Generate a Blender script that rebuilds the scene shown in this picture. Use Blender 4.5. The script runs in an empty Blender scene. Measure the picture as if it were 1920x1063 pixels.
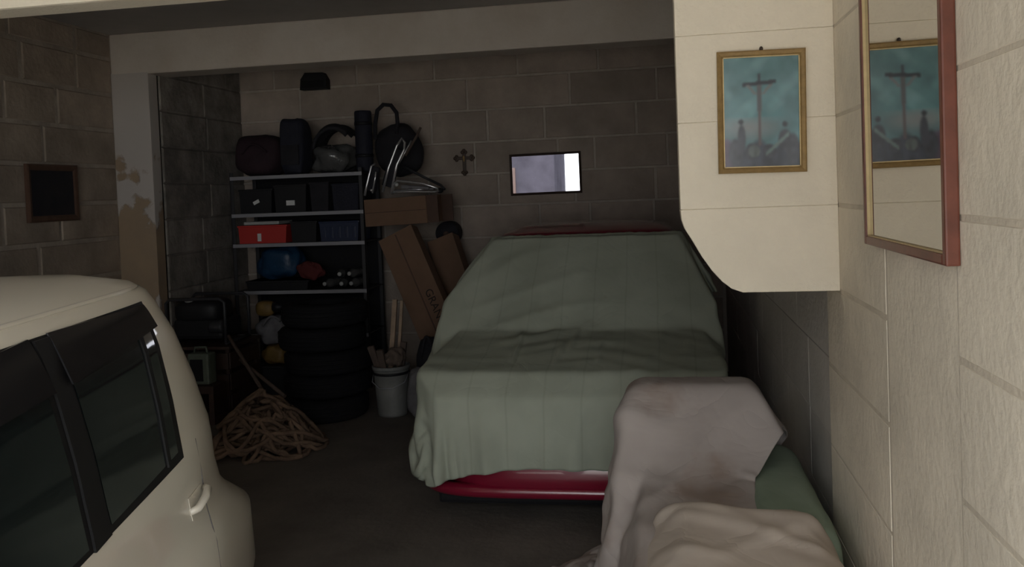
import bpy, bmesh, math, random
import numpy as np
from mathutils import Matrix, Vector, Euler

random.seed(7)
rng = np.random.default_rng(7)
scene = bpy.context.scene
C = scene.collection
R = math.radians

# ------------------------------------------------------------------ camera
cam_d = bpy.data.cameras.new('camera')
cam = bpy.data.objects.new('camera', cam_d)
C.objects.link(cam)
cam_d.sensor_fit = 'HORIZONTAL'
cam_d.sensor_width = 36.0
cam_d.lens = 36.0 * 1600.0 / 1920.0
cam_d.shift_y = -(531.5 - 410.0) / 1920.0
cam_d.clip_start = 0.02
cam.matrix_world = (Matrix.Translation((0, 0, 1.7)) @ Matrix.Rotation(R(9.75), 4, 'Z')
                    @ Matrix.Rotation(R(90 - 1.8), 4, 'X') @ Matrix.Rotation(R(-2.2), 4, 'Z'))
scene.camera = cam

# ------------------------------------------------------------------ sky, sun, exposure
world = bpy.data.worlds.new('overcast_sky')
scene.world = world
world.use_nodes = True
bg = world.node_tree.nodes['Background']
bg.inputs['Color'].default_value = (0.96, 0.985, 1.0, 1)
bg.inputs['Strength'].default_value = 1.0
sun_d = bpy.data.lights.new('sun', 'SUN')
sun_d.energy = 3.0
sun_d.angle = R(0.6)
sun_d.color = (1.0, 0.95, 0.87)
sun = bpy.data.objects.new('sun', sun_d)
C.objects.link(sun)
sun.rotation_euler = (R(-38), R(8), 0)            # high, from behind the building: lights the street only
port_d = bpy.data.lights.new('doorway_portal', 'AREA')
port_d.shape = 'RECTANGLE'
port_d.size, port_d.size_y = 3.55, 2.45
port_d.cycles.is_portal = True                   # guides sky sampling through the doorway, emits nothing
port = bpy.data.objects.new('doorway_portal', port_d)
C.objects.link(port)
port.location = (-1.22, -0.22, 1.225)
port.rotation_euler = (R(90), 0, 0)
vs = scene.view_settings
vs.view_transform = 'Standard'
vs.look = 'None'
vs.exposure = 2.05
vs.gamma = 1.0
vs.use_curve_mapping = False
scene.cycles.max_bounces = 12
scene.cycles.diffuse_bounces = 6
scene.cycles.glossy_bounces = 6


# ------------------------------------------------------------------ object helpers
def mesh_from(verts, faces, name='mesh', smooth=False):
    me = bpy.data.meshes.new(name)
    me.from_pydata([tuple(map(float, v)) for v in verts], [], [tuple(f) for f in faces])
    me.validate()
    if smooth:
        me.polygons.foreach_set('use_smooth', [True] * len(me.polygons))
    me.update()
    return me


class MB:
    """collects shapes, then builds one mesh object"""
    def __init__(s):
        s.v, s.f, s.sm = [], [], []

    def add(s, verts, faces, smooth=False):
        o = len(s.v)
        s.v += [tuple(map(float, q)) for q in verts]
        s.f += [tuple(i + o for i in f) for f in faces]
        s.sm += [smooth] * len(faces)
        return s

    def box(s, lo, hi, bev=0.0, rot=None, piv=None):
        lo, hi = np.array(lo, float), np.array(hi, float)
        c, h = (lo + hi) / 2, (hi - lo) / 2
        b = min(bev, h.min() * 0.9)
        if b <= 0:
            V = [c + h * np.array((x, y, z)) for x in (-1, 1) for y in (-1, 1) for z in (-1, 1)]
            Fc = [(0, 1, 3, 2), (4, 6, 7, 5), (0, 4, 5, 1), (2, 3, 7, 6), (0, 2, 6, 4), (1, 5, 7, 3)]
        else:
            bm = bmesh.new()
            bmesh.ops.create_cube(bm, size=1.0)
            for v in bm.verts:
                v.co = Vector([2 * v.co[k] * h[k] + c[k] for k in range(3)])
            bmesh.ops.bevel(bm, geom=bm.edges[:], offset=b, segments=2, profile=0.6, affect='EDGES')
            bm.verts.index_update()
            V = [np.array(v.co) for v in bm.verts]
            Fc = [[v.index for v in f.verts] for f in bm.faces]
            bm.free()
        if rot is not None:
            M = Euler(rot).to_matrix()
            p = Vector(piv if piv is not None else c)
            V = [M @ (Vector(q) - p) + p for q in V]
        return s.add(V, Fc)

    def tube(s, pts, r, n=8, closed=False, cap=True):
        pts = [Vector(p) for p in pts]
        m = len(pts)
        rr = r if hasattr(r, '__len__') else [r] * m
        V, Fc = [], []
        up = None
        for i, p in enumerate(pts):
            a = pts[(i + 1) % m] if (closed or i < m - 1) else p
            b = pts[i - 1] if (closed or i > 0) else p
            t = (a - b)
            t = t.normalized() if t.length > 1e-9 else Vector((0, 0, 1))
            if up is None:
                up = t.orthogonal().normalized()
            up = (up - t * up.dot(t))
            up = up.normalized() if up.length > 1e-6 else t.orthogonal().normalized()
            w = t.cross(up)
            for k in range(n):
                an = 2 * math.pi * k / n
                V.append(p + (up * math.cos(an) + w * math.sin(an)) * rr[i])
        last = m if closed else m - 1
        for i in range(last):
            j = (i + 1) % m
            for k in range(n):
                k2 = (k + 1) % n
                Fc.append((i * n + k, i * n + k2, j * n + k2, j * n + k))
        s.add(V, Fc, True)
        if cap and not closed:
            o = len(s.v) - len(V)
            s.f.append(tuple(o + k for k in reversed(range(n))))
            s.f.append(tuple(o + (m - 1) * n + k for k in range(n)))
            s.sm += [False, False]
        return s

    def lathe(s, prof, n=28, axis='Z', at=(0, 0, 0), closed=False):
        V, Fc = [], []
        for (r, h) in prof:
            for k in range(n):
                a = 2 * math.pi * k / n
                x, y = r * math.cos(a), r * math.sin(a)
                q = {'Z': (x, y, h), 'X': (h, x, y), 'Y': (x, h, y)}[axis]
                V.append(tuple(q[i] + at[i] for i in range(3)))
        m = len(prof)
        for i in range(m if closed else m - 1):
            j = (i + 1) % m
            for k in range(n):
                k2 = (k + 1) % n
                Fc.append((i * n + k, i * n + k2, j * n + k2, j * n + k))
        s.add(V, Fc, True)
        if not closed:
            o = len(s.v) - len(V)
            s.f.append(tuple(o + k for k in reversed(range(n))))
            s.f.append(tuple(o + (m - 1) * n + k for k in range(n)))
            s.sm += [False, False]
        return s

    def prism(s, poly, y0, y1, plane='XZ'):
        n = len(poly)
        mk = {'XZ': lambda a, b, d: (a, d, b), 'YZ': lambda a, b, d: (d, a, b), 'XY': lambda a, b, d: (a, b, d)}[plane]
        V = [mk(a, b, y0) for a, b in poly] + [mk(a, b, y1) for a, b in poly]
        Fc = [tuple(range(n)), tuple(reversed(range(n, 2 * n)))]
        Fc += [(i, i + n, (i + 1) % n + n, (i + 1) % n) for i in range(n)]
        return s.add(V, Fc)

    def grid(s, P, smooth=True, wrap=False):
        P = np.asarray(P)
        a, b = P.shape[:2]
        Fc = []
        for i in range(a - 1):
            for j in range(b if wrap else b - 1):
                j2 = (j + 1) % b
                Fc.append((i * b + j, i * b + j2, (i + 1) * b + j2, (i + 1) * b + j))
        return s.add(P.reshape(-1, 3), Fc, smooth)

    def ellip(s, c, r, n=20, m=12, e=1.0, rot=None, lump=0.0, seed=0):
        rg = np.random.default_rng(seed)
        ph = rg.uniform(0, 6.28, 6)
        P = np.zeros((m + 1, n, 3))
        sp = lambda q: np.sign(q) * abs(q) ** e
        for i in range(m + 1):
            la = -math.pi / 2 + math.pi * i / m
            for k in range(n):
                lo = 2 * math.pi * k / n
                q = np.array((sp(math.cos(la)) * sp(math.cos(lo)), sp(math.cos(la)) * sp(math.sin(lo)), sp(math.sin(la))))
                f = 1 + lump * (math.sin(3 * lo + ph[0] + 2 * la) + .6 * math.sin(5 * la + ph[1] + 2 * lo) + .5 * math.sin(7 * lo + ph[2] - 3 * la)) * math.cos(la)
                P[i, k] = q * f * np.array(r)
        if rot is not None:
            M = np.array(Euler(rot).to_matrix())
            P = P @ M.T
        P += np.array(c)
        return s.grid(P, True, True)

    def build(s, name, mat, parent=None, loc=None, recalc=True):
        me = mesh_from(s.v, s.f, name)
        if len(me.polygons) == len(s.sm):
            me.polygons.foreach_set('use_smooth', s.sm)
        if recalc:
            bm = bmesh.new()
            bm.from_mesh(me)
            bmesh.ops.recalc_face_normals(bm, faces=bm.faces[:])
            bm.to_mesh(me)
            bm.free()
        o = bpy.data.objects.new(name, me)
        C.objects.link(o)
        if mat is not None:
            me.materials.append(mat)
        if parent is not None:
            o.parent = parent
            if parent.get('_loc') is not None or parent.location.length > 0:
                # parts are authored in world coordinates; keep them there
                o.matrix_parent_inverse = parent.matrix_basis.inverted()
        if loc is not None:
            o.location = loc
        return o


def thing(name, label, cat, loc=(0, 0, 0), group=None):
    o = bpy.data.objects.new(name, None)
    o.empty_display_size = 0.1
    C.objects.link(o)
    o.location = loc
    return tag(o, label, cat, group)


def tag(o, label=None, cat=None, group=None, kind=None):
    if label:
        o['label'] = label
    if cat:
        o['category'] = cat
    if group:
        o['group'] = group
    if kind:
        o['kind'] = kind
    return o


def copy_tree(o, parent=None):
    c = o.copy()
    C.objects.link(c)
    if parent is not None:
        c.parent = parent
    for ch in list(o.children):
        copy_tree(ch, c)
    return c


# ------------------------------------------------------------------ materials
def new_mat(name):
    m = bpy.data.materials.new(name)
    m.use_nodes = True
    nt = m.node_tree
    return m, nt, nt.nodes['Principled BSDF']


def mat(name, col, rough=0.6, metal=0.0, var=0.0, scale=8.0, bump=0.0, bscale=60.0, coat=0.0, col2=None,
        rand=0.0, spec=0.5, detail=6.0, sheen=0.0, bdist=0.01):
    m, nt, b = new_mat(name)
    N, Lk = nt.nodes, nt.links
    b.inputs['Roughness'].default_value = rough
    b.inputs['Metallic'].default_value = metal
    b.inputs['Specular IOR Level'].default_value = spec
    if coat:
        b.inputs['Coat Weight'].default_value = coat
        b.inputs['Coat Roughness'].default_value = 0.04
    if sheen:
        b.inputs['Sheen Weight'].default_value = sheen
    tc = N.new('ShaderNodeTexCoord')
    geo = N.new('ShaderNodeNewGeometry')
    out = None
    if var or col2:
        no = N.new('ShaderNodeTexNoise')
        no.inputs['Scale'].default_value = scale
        no.inputs['Detail'].default_value = detail
        no.inputs['Roughness'].default_value = 0.62
        Lk.new(geo.outputs['Position'], no.inputs['Vector'])
        mx = N.new('ShaderNodeMix')
        mx.data_type = 'RGBA'
        cc2 = col2 if col2 else tuple(max(0, c * (1 - var)) for c in col)
        cc1 = col if col2 else tuple(min(1, c * (1 + var * .6)) for c in col)
        mx.inputs['A'].default_value = (*cc1, 1)
        mx.inputs['B'].default_value = (*cc2, 1)
        rp = N.new('ShaderNodeMapRange')
        rp.inputs['From Min'].default_value = 0.32
        rp.inputs['From Max'].default_value = 0.68
        Lk.new(no.outputs['Fac'], rp.inputs['Value'])
        Lk.new(rp.outputs['Result'], mx.inputs['Factor'])
        out = mx.outputs['Result']
    if rand:
        oi = N.new('ShaderNodeObjectInfo')
        hs = N.new('ShaderNodeHueSaturation')
        mr = N.new('ShaderNodeMapRange')
        mr.inputs['To Min'].default_value = 1 - rand
        mr.inputs['To Max'].default_value = 1 + rand
        Lk.new(oi.outputs['Random'], mr.inputs['Value'])
        Lk.new(mr.outputs['Result'], hs.inputs['Value'])
        if out is not None:
            Lk.new(out, hs.inputs['Color'])
        else:
            hs.inputs['Color'].default_value = (*col, 1)
        out = hs.outputs['Color']
    if out is not None:
        Lk.new(out, b.inputs['Base Color'])
    else:
        b.inputs['Base Color'].default_value = (*col, 1)
    if bump:
        n2 = N.new('ShaderNodeTexNoise')
        n2.inputs['Scale'].default_value = bscale
        n2.inputs['Detail'].default_value = 5
        Lk.new(geo.outputs['Position'], n2.inputs['Vector'])
        bp = N.new('ShaderNodeBump')
        bp.inputs['Strength'].default_value = bump
        bp.inputs['Distance'].default_value = bdist
        Lk.new(n2.outputs['Fac'], bp.inputs['Height'])
        Lk.new(bp.outputs['Normal'], b.inputs['Normal'])
    return m


M = {}
M['block_back'] = mat('limestone_block_grey', (.40, .335, .285), .9, var=.2, scale=3.2, bump=.5, bscale=45, rand=.14)
M['mortar_back'] = mat('pale_mortar', (.48, .43, .38), .95, var=.15, scale=9, bump=.5, bscale=70)
M['block_left'] = mat('limestone_block_brown', (.38, .315, .255), .92, var=.3, scale=2.6, bump=.6, bscale=30, rand=.12)
M['mortar_left'] = mat('smeared_mortar', (.42, .365, .31), .95, var=.25, scale=6, bump=.5, bscale=50)
M['block_rough'] = mat('rough_dark_stone', (.27, .245, .22), .95, var=.45, scale=4.0, bump=.9, bscale=22, rand=.15)
M['paint_wall'] = mat('rough_cream_paint', (.86, .785, .655), .85, var=.14, scale=2.6, bump=.45, bscale=42, rand=.02)
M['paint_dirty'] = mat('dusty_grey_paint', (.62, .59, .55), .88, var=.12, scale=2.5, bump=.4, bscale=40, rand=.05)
M['joint_paint'] = mat('painted_joint', (.70, .63, .52), .9, var=.12, scale=5, bump=.4, bscale=60)
M['corbel_paint'] = mat('cream_limewash', (.92, .845, .70), .85, var=.06, scale=3.0, bump=.35, bscale=70)
M['beam_paint'] = mat('off_white_beam_paint', (.72, .66, .60), .85, var=.12, scale=1.6, bump=.25, bscale=30, col2=(.60, .53, .46))
M['ceiling_paint'] = mat('grey_ceiling', (.42, .40, .38), .9, var=.15, scale=1.2, bump=.2, bscale=20)
M['floor'] = mat('dark_concrete', (.115, .10, .088), .75, col2=(.18, .16, .14), scale=2.4, bump=.35, bscale=26, detail=8)
M['street'] = mat('pale_street', (.52, .50, .465), .9, var=.12, scale=1.0)
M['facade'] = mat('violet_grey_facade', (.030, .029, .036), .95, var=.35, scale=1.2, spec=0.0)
M['white_paint'] = mat('white_car_paint', (.78, .745, .66), .32, coat=.7)
M['black_gloss'] = mat('black_gloss_trim', (.010, .010, .011), .5, spec=.25)
M['black_matt'] = mat('black_rubber', (.010, .010, .012), .7, spec=.25)
M['car_glass'] = mat('dark_car_glass', (.008, .012, .013), .05, spec=.6)
M['deflector'] = mat('smoked_acrylic', (.012, .012, .014), .14, spec=.5)
M['red_paint'] = mat('crimson_car_paint', (.22, .008, .03), .28, coat=.8)
M['tyre'] = mat('tyre_rubber', (.010, .010, .012), .8, bump=.2, bscale=50, spec=.2)
M['rim'] = mat('wheel_rim', (.35, .35, .36), .4, metal=.8)
M['red_lens'] = mat('red_lens', (.3, .01, .01), .15, coat=.5)
M['clear_lens'] = mat('headlamp_lens', (.5, .5, .52), .1, metal=.4)
M['chrome'] = mat('chrome_tube', (.82, .82, .84), .25, metal=.75)
M['steel'] = mat('galvanised_shelf_steel', (.33, .33, .36), .45, metal=.2)
M['black_steel'] = mat('black_steel', (.03, .03, .034), .5)
M['card'] = mat('brown_cardboard', (.185, .11, .07), .85, var=.12, scale=4, bump=.15, bscale=30)
M['card_dark'] = mat('brown_cardboard_edge', (.10, .06, .045), .9, var=.15, scale=6)
M['ink'] = mat('dark_ink', (.03, .022, .02), .9)
M['black_fabric'] = mat('black_bag_fabric', (.016, .015, .020), .85, var=.3, scale=10, bump=.4, bscale=70)
M['navy_fabric'] = mat('dark_navy_fabric', (.014, .015, .028), .8, var=.3, scale=8, bump=.4, bscale=60)
M['plum_fabric'] = mat('dark_plum_fabric', (.028, .012, .018), .85, var=.3, scale=8, bump=.4, bscale=60)
M['black_plastic'] = mat('black_plastic', (.014, .014, .016), .5, spec=.3)
M['white_label'] = mat('white_paper_label', (.7, .7, .7), .7)
M['red_plastic'] = mat('red_plastic', (.48, .035, .03), .4)
M['blue_plastic'] = mat('blue_bag_plastic', (.012, .048, .11), .4, var=.25, scale=9, bump=.5, bscale=25)
M['navy_plastic'] = mat('navy_plastic', (.012, .022, .06), .4)
M['clear_plastic'] = mat('grey_crinkled_plastic', (.10, .10, .10), .2, bump=.9, bscale=24, coat=.5)
M['red_cloth'] = mat('dull_red_cloth', (.10, .016, .016), .9, bump=.4, bscale=40)
M['yellow_plastic'] = mat('ochre_plastic', (.19, .115, .03), .6, var=.25, scale=14)
M['white_plastic'] = mat('off_white_plastic', (.38, .38, .37), .5, var=.08, scale=9)
M['grey_sack'] = mat('grey_sack', (.15, .145, .155), .75, var=.3, scale=12, bump=.6, bscale=22)
M['bucket_white'] = mat('grimy_white_bucket', (.18, .182, .175), .6, var=.25, scale=7)
M['wood'] = mat('pale_bare_wood', (.36, .26, .18), .7, var=.2, scale=14)
M['brown_wood'] = mat('brown_scrap_wood', (.10, .07, .055), .8, var=.3, scale=12)
M['brown_rag'] = mat('brown_rag', (.13, .095, .075), .95, var=.3, scale=14, bump=.5, bscale=40)
M['rope'] = mat('dusty_beige_rope', (.20, .13, .088), .95, var=.4, scale=9, bump=.6, bscale=160)
M['green_can'] = mat('pale_green_metal', (.10, .12, .09), .6, var=.2, scale=9)
M['gold'] = mat('gilt_frame', (.36, .235, .095), .5, metal=.2, var=.2, scale=40, bump=.2, bscale=120)
M['gold_pale'] = mat('pale_gilt_slip', (.62, .48, .25), .45, metal=.2, var=.1, scale=40)
M['mahogany'] = mat('red_brown_frame_wood', (.17, .05, .03), .45, var=.25, scale=16, coat=.2)
M['dark_wood'] = mat('dark_frame_wood', (.045, .025, .018), .5, var=.2, scale=20)
M['mid_wood'] = mat('brown_frame_wood', (.11, .06, .04), .55, var=.2, scale=20)
M['mirror'] = mat('aged_mirror', (.50, .485, .45), .02, metal=1.0)
M['mirror_clear'] = mat('small_mirror', (.85, .85, .92), .015, metal=1.0)
M['dark_print'] = mat('dark_print', (.018, .02, .027), .3, col2=(.035, .032, .035), scale=9)
M['bronze'] = mat('brown_wood_cross', (.06, .035, .022), .5)


# paint flaking off bare stone on the pier
def flaked():
    m, nt, b = new_mat('flaking_paint_over_stone')
    N, Lk = nt.nodes, nt.links
    geo = N.new('ShaderNodeNewGeometry')
    sep = N.new('ShaderNodeSeparateXYZ')
    Lk.new(geo.outputs['Position'], sep.inputs[0])
    n1 = N.new('ShaderNodeTexNoise')
    n1.inputs['Scale'].default_value = 4.5
    n1.inputs['Detail'].default_value = 7
    Lk.new(geo.outputs['Position'], n1.inputs['Vector'])
    mr = N.new('ShaderNodeMapRange')           # flaking starts below about 2.3 m
    mr.inputs['From Min'].default_value = 2.75
    mr.inputs['From Max'].default_value = 1.3
    mr.inputs['To Min'].default_value = -.28
    mr.inputs['To Max'].default_value = .16
    Lk.new(sep.outputs['Z'], mr.inputs['Value'])
    ad = N.new('ShaderNodeMath')
    ad.operation = 'ADD'
    Lk.new(n1.outputs['Fac'], ad.inputs[0])
    Lk.new(mr.outputs['Result'], ad.inputs[1])
    st = N.new('ShaderNodeMapRange')
    st.inputs['From Min'].default_value = .50
    st.inputs['From Max'].default_value = .55
    Lk.new(ad.outputs[0], st.inputs['Value'])
    n2 = N.new('ShaderNodeTexNoise')
    n2.inputs['Scale'].default_value = 7
    n2.inputs['Detail'].default_value = 6
    Lk.new(geo.outputs['Position'], n2.inputs['Vector'])
    stn = N.new('ShaderNodeMix')
    stn.data_type = 'RGBA'
    stn.inputs['A'].default_value = (.42, .31, .20, 1)
    stn.inputs['B'].default_value = (.30, .23, .17, 1)
    Lk.new(n2.outputs['Fac'], stn.inputs['Factor'])
    mx = N.new('ShaderNodeMix')
    mx.data_type = 'RGBA'
    mx.inputs['A'].default_value = (.54, .50, .47, 1)
    Lk.new(stn.outputs['Result'], mx.inputs['B'])
    Lk.new(st.outputs['Result'], mx.inputs['Factor'])
    Lk.new(mx.outputs['Result'], b.inputs['Base Color'])
    b.inputs['Roughness'].default_value = .9
    bp = N.new('ShaderNodeBump')
    bp.inputs['Strength'].default_value = .6
    bp.inputs['Distance'].default_value = .01
    bp.invert = True
    Lk.new(st.outputs['Result'], bp.inputs['Height'])
    Lk.new(bp.outputs['Normal'], b.inputs['Normal'])
    return m


M['flaked'] = flaked()


def cloth_mat(name, col, col2, stain=None, bump=.16, wrinkle=3.0, crease=0):
    m, nt, b = new_mat(name)
    N, Lk = nt.nodes, nt.links
    geo = N.new('ShaderNodeNewGeometry')
    n1 = N.new('ShaderNodeTexNoise')
    n1.inputs['Scale'].default_value = 3.0
    n1.inputs['Detail'].default_value = 8
    Lk.new(geo.outputs['Position'], n1.inputs['Vector'])
    mx = N.new('ShaderNodeMix')
    mx.data_type = 'RGBA'
    mx.inputs['A'].default_value = (*col, 1)
    mx.inputs['B'].default_value = (*col2, 1)
    mr = N.new('ShaderNodeMapRange')
    mr.inputs['From Min'].default_value = .38
    mr.inputs['From Max'].default_value = .66
    Lk.new(n1.outputs['Fac'], mr.inputs['Value'])
    Lk.new(mr.outputs['Result'], mx.inputs['Factor'])
    out = mx.outputs['Result']
    if stain:
        n2 = N.new('ShaderNodeTexNoise')
        n2.inputs['Scale'].default_value = stain[1]
        n2.inputs['Detail'].default_value = 4
        Lk.new(geo.outputs['Position'], n2.inputs['Vector'])
        r2 = N.new('ShaderNodeMapRange')
        r2.inputs['From Min'].default_value = stain[2]
        r2.inputs['From Max'].default_value = stain[2] + .12
        r2.inputs['To Max'].default_value = stain[3]
        Lk.new(n2.outputs['Fac'], r2.inputs['Value'])
        m2 = N.new('ShaderNodeMix')
        m2.data_type = 'RGBA'
        Lk.new(r2.outputs['Result'], m2.inputs['Factor'])
        Lk.new(out, m2.inputs['A'])
        m2.inputs['B'].default_value = (*stain[0], 1)
        out = m2.outputs['Result']
    if crease:                                    # storage creases along the cloth, put in as thin darker colour
        sp_ = N.new('ShaderNodeSeparateXYZ')
        Lk.new(geo.outputs['Position'], sp_.inputs[0])
        nw = N.new('ShaderNodeTexNoise')
        nw.inputs['Scale'].default_value = 1.6
        Lk.new(geo.outputs['Position'], nw.inputs['Vector'])
        ml = N.new('ShaderNodeMath')
        ml.operation = 'MULTIPLY_ADD'
        ml.inputs[1].default_value = .05
        Lk.new(nw.outputs['Fac'], ml.inputs[0])
        Lk.new(sp_.outputs['X'], ml.inputs[2])
        pp = N.new('ShaderNodeMath')
        pp.operation = 'PINGPONG'
        pp.inputs[1].default_value = crease / 2
        Lk.new(ml.outputs[0], pp.inputs[0])
        cr_ = N.new('ShaderNodeMapRange')
        cr_.inputs['From Min'].default_value = .0
        cr_.inputs['From Max'].default_value = .009
        cr_.inputs['To Min'].default_value = .22
        cr_.inputs['To Max'].default_value = 0
        Lk.new(pp.outputs[0], cr_.inputs['Value'])
        m3 = N.new('ShaderNodeMix')
        m3.data_type = 'RGBA'
        Lk.new(cr_.outputs['Result'], m3.inputs['Factor'])
        Lk.new(out, m3.inputs['A'])
        m3.inputs['B'].default_value = (.20, .21, .16, 1)
        out = m3.outputs['Result']
    Lk.new(out, b.inputs['Base Color'])
    b.inputs['Roughness'].default_value = .95
    b.inputs['Specular IOR Level'].default_value = .1
    n3 = N.new('ShaderNodeTexNoise')
    n3.inputs['Scale'].default_value = wrinkle
    n3.inputs['Detail'].default_value = 3
    n3.inputs['Distortion'].default_value = .8
    Lk.new(geo.outputs['Position'], n3.inputs['Vector'])
    sb_ = N.new('ShaderNodeMath')
    sb_.operation = 'SUBTRACT'
    sb_.inputs[1].default_value = .5
    Lk.new(n3.outputs['Fac'], sb_.inputs[0])
    ab_ = N.new('ShaderNodeMath')
    ab_.operation = 'ABSOLUTE'
    Lk.new(sb_.outputs[0], ab_.inputs[0])
    sq_ = N.new('ShaderNodeMath')
    sq_.operation = 'POWER'
    sq_.inputs[1].default_value = .6
    Lk.new(ab_.outputs[0], sq_.inputs[0])
    bp = N.new('ShaderNodeBump')
    bp.inputs['Strength'].default_value = bump
    bp.inputs['Distance'].default_value = .03
    Lk.new(sq_.outputs[0], bp.inputs['Height'])
    Lk.new(bp.outputs['Normal'], b.inputs['Normal'])
    return m


M['green_cloth'] = cloth_mat('dusty_sage_cloth', (.43, .465, .385), (.36, .39, .32), ((.22, .21, .15), 2.3, .64, .6), crease=.19)
M['grey_cloth'] = cloth_mat('washed_grey_cloth', (.45, .405, .385), (.385, .34, .32), ((.26, .185, .15), 3.2, .54, .6), bump=.25, wrinkle=3.5)
M['beige_cloth'] = cloth_mat('faded_beige_cloth', (.56, .49, .43), (.46, .40, .345), ((.30, .24, .18), 4.0, .64, .5), bump=.16, wrinkle=4.0)
M['dark_green_cloth'] = cloth_mat('faded_green_sheet', (.27, .33, .26), (.22, .28, .21))

# ------------------------------------------------------------------ the setting
XR, XL, XLB = 0.56, -4.37, -4.04          # right wall, left wall, left wall of the rear bay
YB, YP, YC, YF = 7.9, 6.36, 2.83, -0.2    # back wall, pier plane, corbel plane, front wall
ZC = 3.105


def struct(name, mb, m, label=None):
    o = mb.build(name, m)
    o['kind'] = 'structure'
    if label:
        o['label'] = label
    return o


fl = struct('floor', MB().box((XL - .2, YF - .25, -.12), (XR + .25, YB + .25, 0)), M['floor'], 'dark dusty concrete garage floor')
ce = struct('ceiling', MB().box((XL - .2, YF - .25, ZC), (XR + .25, YB + .25, ZC + .15)), M['ceiling_paint'], 'grey plastered garage ceiling')

_bcache = {}


def block_mesh(w, h, d, ch):
    key = (round(w, 2), round(h, 2), d, ch)
    if key not in _bcache:
        w, h = key[0] / 2, key[1] / 2
        V = [(-w, 0, -h), (w, 0, -h), (w, 0, h), (-w, 0, h)]
        V += [(-w, d - ch, -h), (w, d - ch, -h), (w, d - ch, h), (-w, d - ch, h)]
        V += [(-w + ch, d, -h + ch), (w - ch, d, -h + ch), (w - ch, d, h - ch), (-w + ch, d, h - ch)]
        Fc = [(8, 9, 10, 11)]
        for a, b in ((0, 4), (4, 8)):
            for k in range(4):
                Fc.append((a + k, a + (k + 1) % 4, b + (k + 1) % 4, b + k))
        me = mesh_from(V, Fc, 'block')
        _bcache[key] = me
    return _bcache[key]


def lay_blocks(wall, m, origin, along, normal, a0, a1, rows, joints=None, gap=.016, depth=.012, ch=.006, mean=.68, jit=.16, skip=None, proud=.003):
    """rows: list of course boundaries in z; origin + along*a + z; blocks stand proud along normal"""
    along, normal = Vector(along), Vector(normal)
    for r in range(len(rows) - 1):
        z0, z1 = rows[r], rows[r + 1]
        js = sorted(joints.get(r, [])) if joints else []
        cuts = [a0]
        ends = js + [a1]
        for e in ends:
            while e - cuts[-1] > mean * 1.55:
                cuts.append(cuts[-1] + mean + random.uniform(-jit, jit))
            if e - cuts[-1] < .12 and len(cuts) > 1:
                cuts[-1] = e
            else:
                cuts.append(e)
        if len(cuts) == 2 or r % 2:
            pass
        for c0, c1 in zip(cuts[:-1], cuts[1:]):
            w, h = c1 - c0 - gap, z1 - z0 - gap
            if w < .05 or h < .04:
                continue
            if skip and skip((c0 + c1) / 2, (z0 + z1) / 2):
                continue
            key = round(w, 2)
            me = block_mesh(w, h, depth, ch)
            if not me.materials:
                me.materials.append(m)
            elif me.materials[0] is not m:
                me = me.copy()
                me.materials[0] = m
            o = bpy.data.objects.new('block', me)
            C.objects.link(o)
            o.parent = wall
            p = Vector(origin) + along * ((c0 + c1) / 2) + normal * random.uniform(-proud, proud * .7)
            xax = normal.cross(Vector((0, 0, 1)))       # local X so that local Y = normal
            Mx = Matrix((xax, normal, Vector((0, 0, 1)))).transposed().to_4x4()
            o.matrix_world = Matrix.Translation((p.x, p.y, (z0 + z1) / 2)) @ Mx


# back wall: courses 0.30 m, vertical joints read off the photograph
wb = struct('wall_back', MB().box((XLB - .3, YB, 0), (XR + .2, YB + .2, ZC)), M['mortar_back'], 'bare limestone block wall at the back of the garage')
rows = [0.0] + [.081 + .3 * k for k in range(1, 10)] + [ZC]
rows[0] = .0
jn = {9: [-3.67, -2.82, -2.05, -1.25, -.5], 8: [-3.41, -2.6, -1.74, -.77, .02], 7: [-3.6, -2.85, -2.1, -1.555, -1.015, -.17],
      6: [-3.3, -2.45, -1.69, -.56, .1], 5: [-3.65, -2.9, -2.15, -1.47, -.75, -.016], 4: [-3.35, -2.6, -1.84, -1.09, -.62, -.04]}
jn = {k: v for k, v in jn.items()}
rows = [0.0, .381, .681, .981, 1.281, 1.581, 1.881, 2.181, 2.481, 2.781, ZC]
jn = {9: jn[9], 8: jn[8], 7: jn[7], 6: jn[6], 5: jn[5], 4: jn[4]}
lay_blocks(wb, M['block_back'], (0, YB, 0), (1, 0, 0), (0, -1, 0), XLB, XR, rows, jn, gap=.022, depth=.010, ch=.005)

# left wall of the rear bay, rough dark stone
wlb = struct('wall_left_rear', MB().box((XLB - .33, YP + .12, 0), (XLB, YB, ZC)), M['block_rough'], 'rough dark stone side wall of the rear bay')
lay_blocks(wlb, M['block_rough'], (XLB, 0, 0), (0, 1, 0), (1, 0, 0), YP + .13, YB, [0, .38, .68, .98, 1.28, 1.58, 1.88, 2.18, 2.48, 2.78, ZC], gap=.014, depth=.014, ch=.008, mean=.6)

# left wall of the front bay
wl = struct('wall_left', MB().box((XL - .2, YF, 0), (XL, YB, ZC)), M['mortar_left'], 'brown stone block wall on the left with smeared mortar')
lay_blocks(wl, M['block_left'], (XL, 0, 0), (0, 1, 0), (1, 0, 0), YF, YP, [0, .29, .58, .87, 1.16, 1.45, 1.74, 2.03, 2.32, 2.61, 2.9, ZC], gap=.032, depth=.009, ch=.008, mean=.62, jit=.12)

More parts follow.
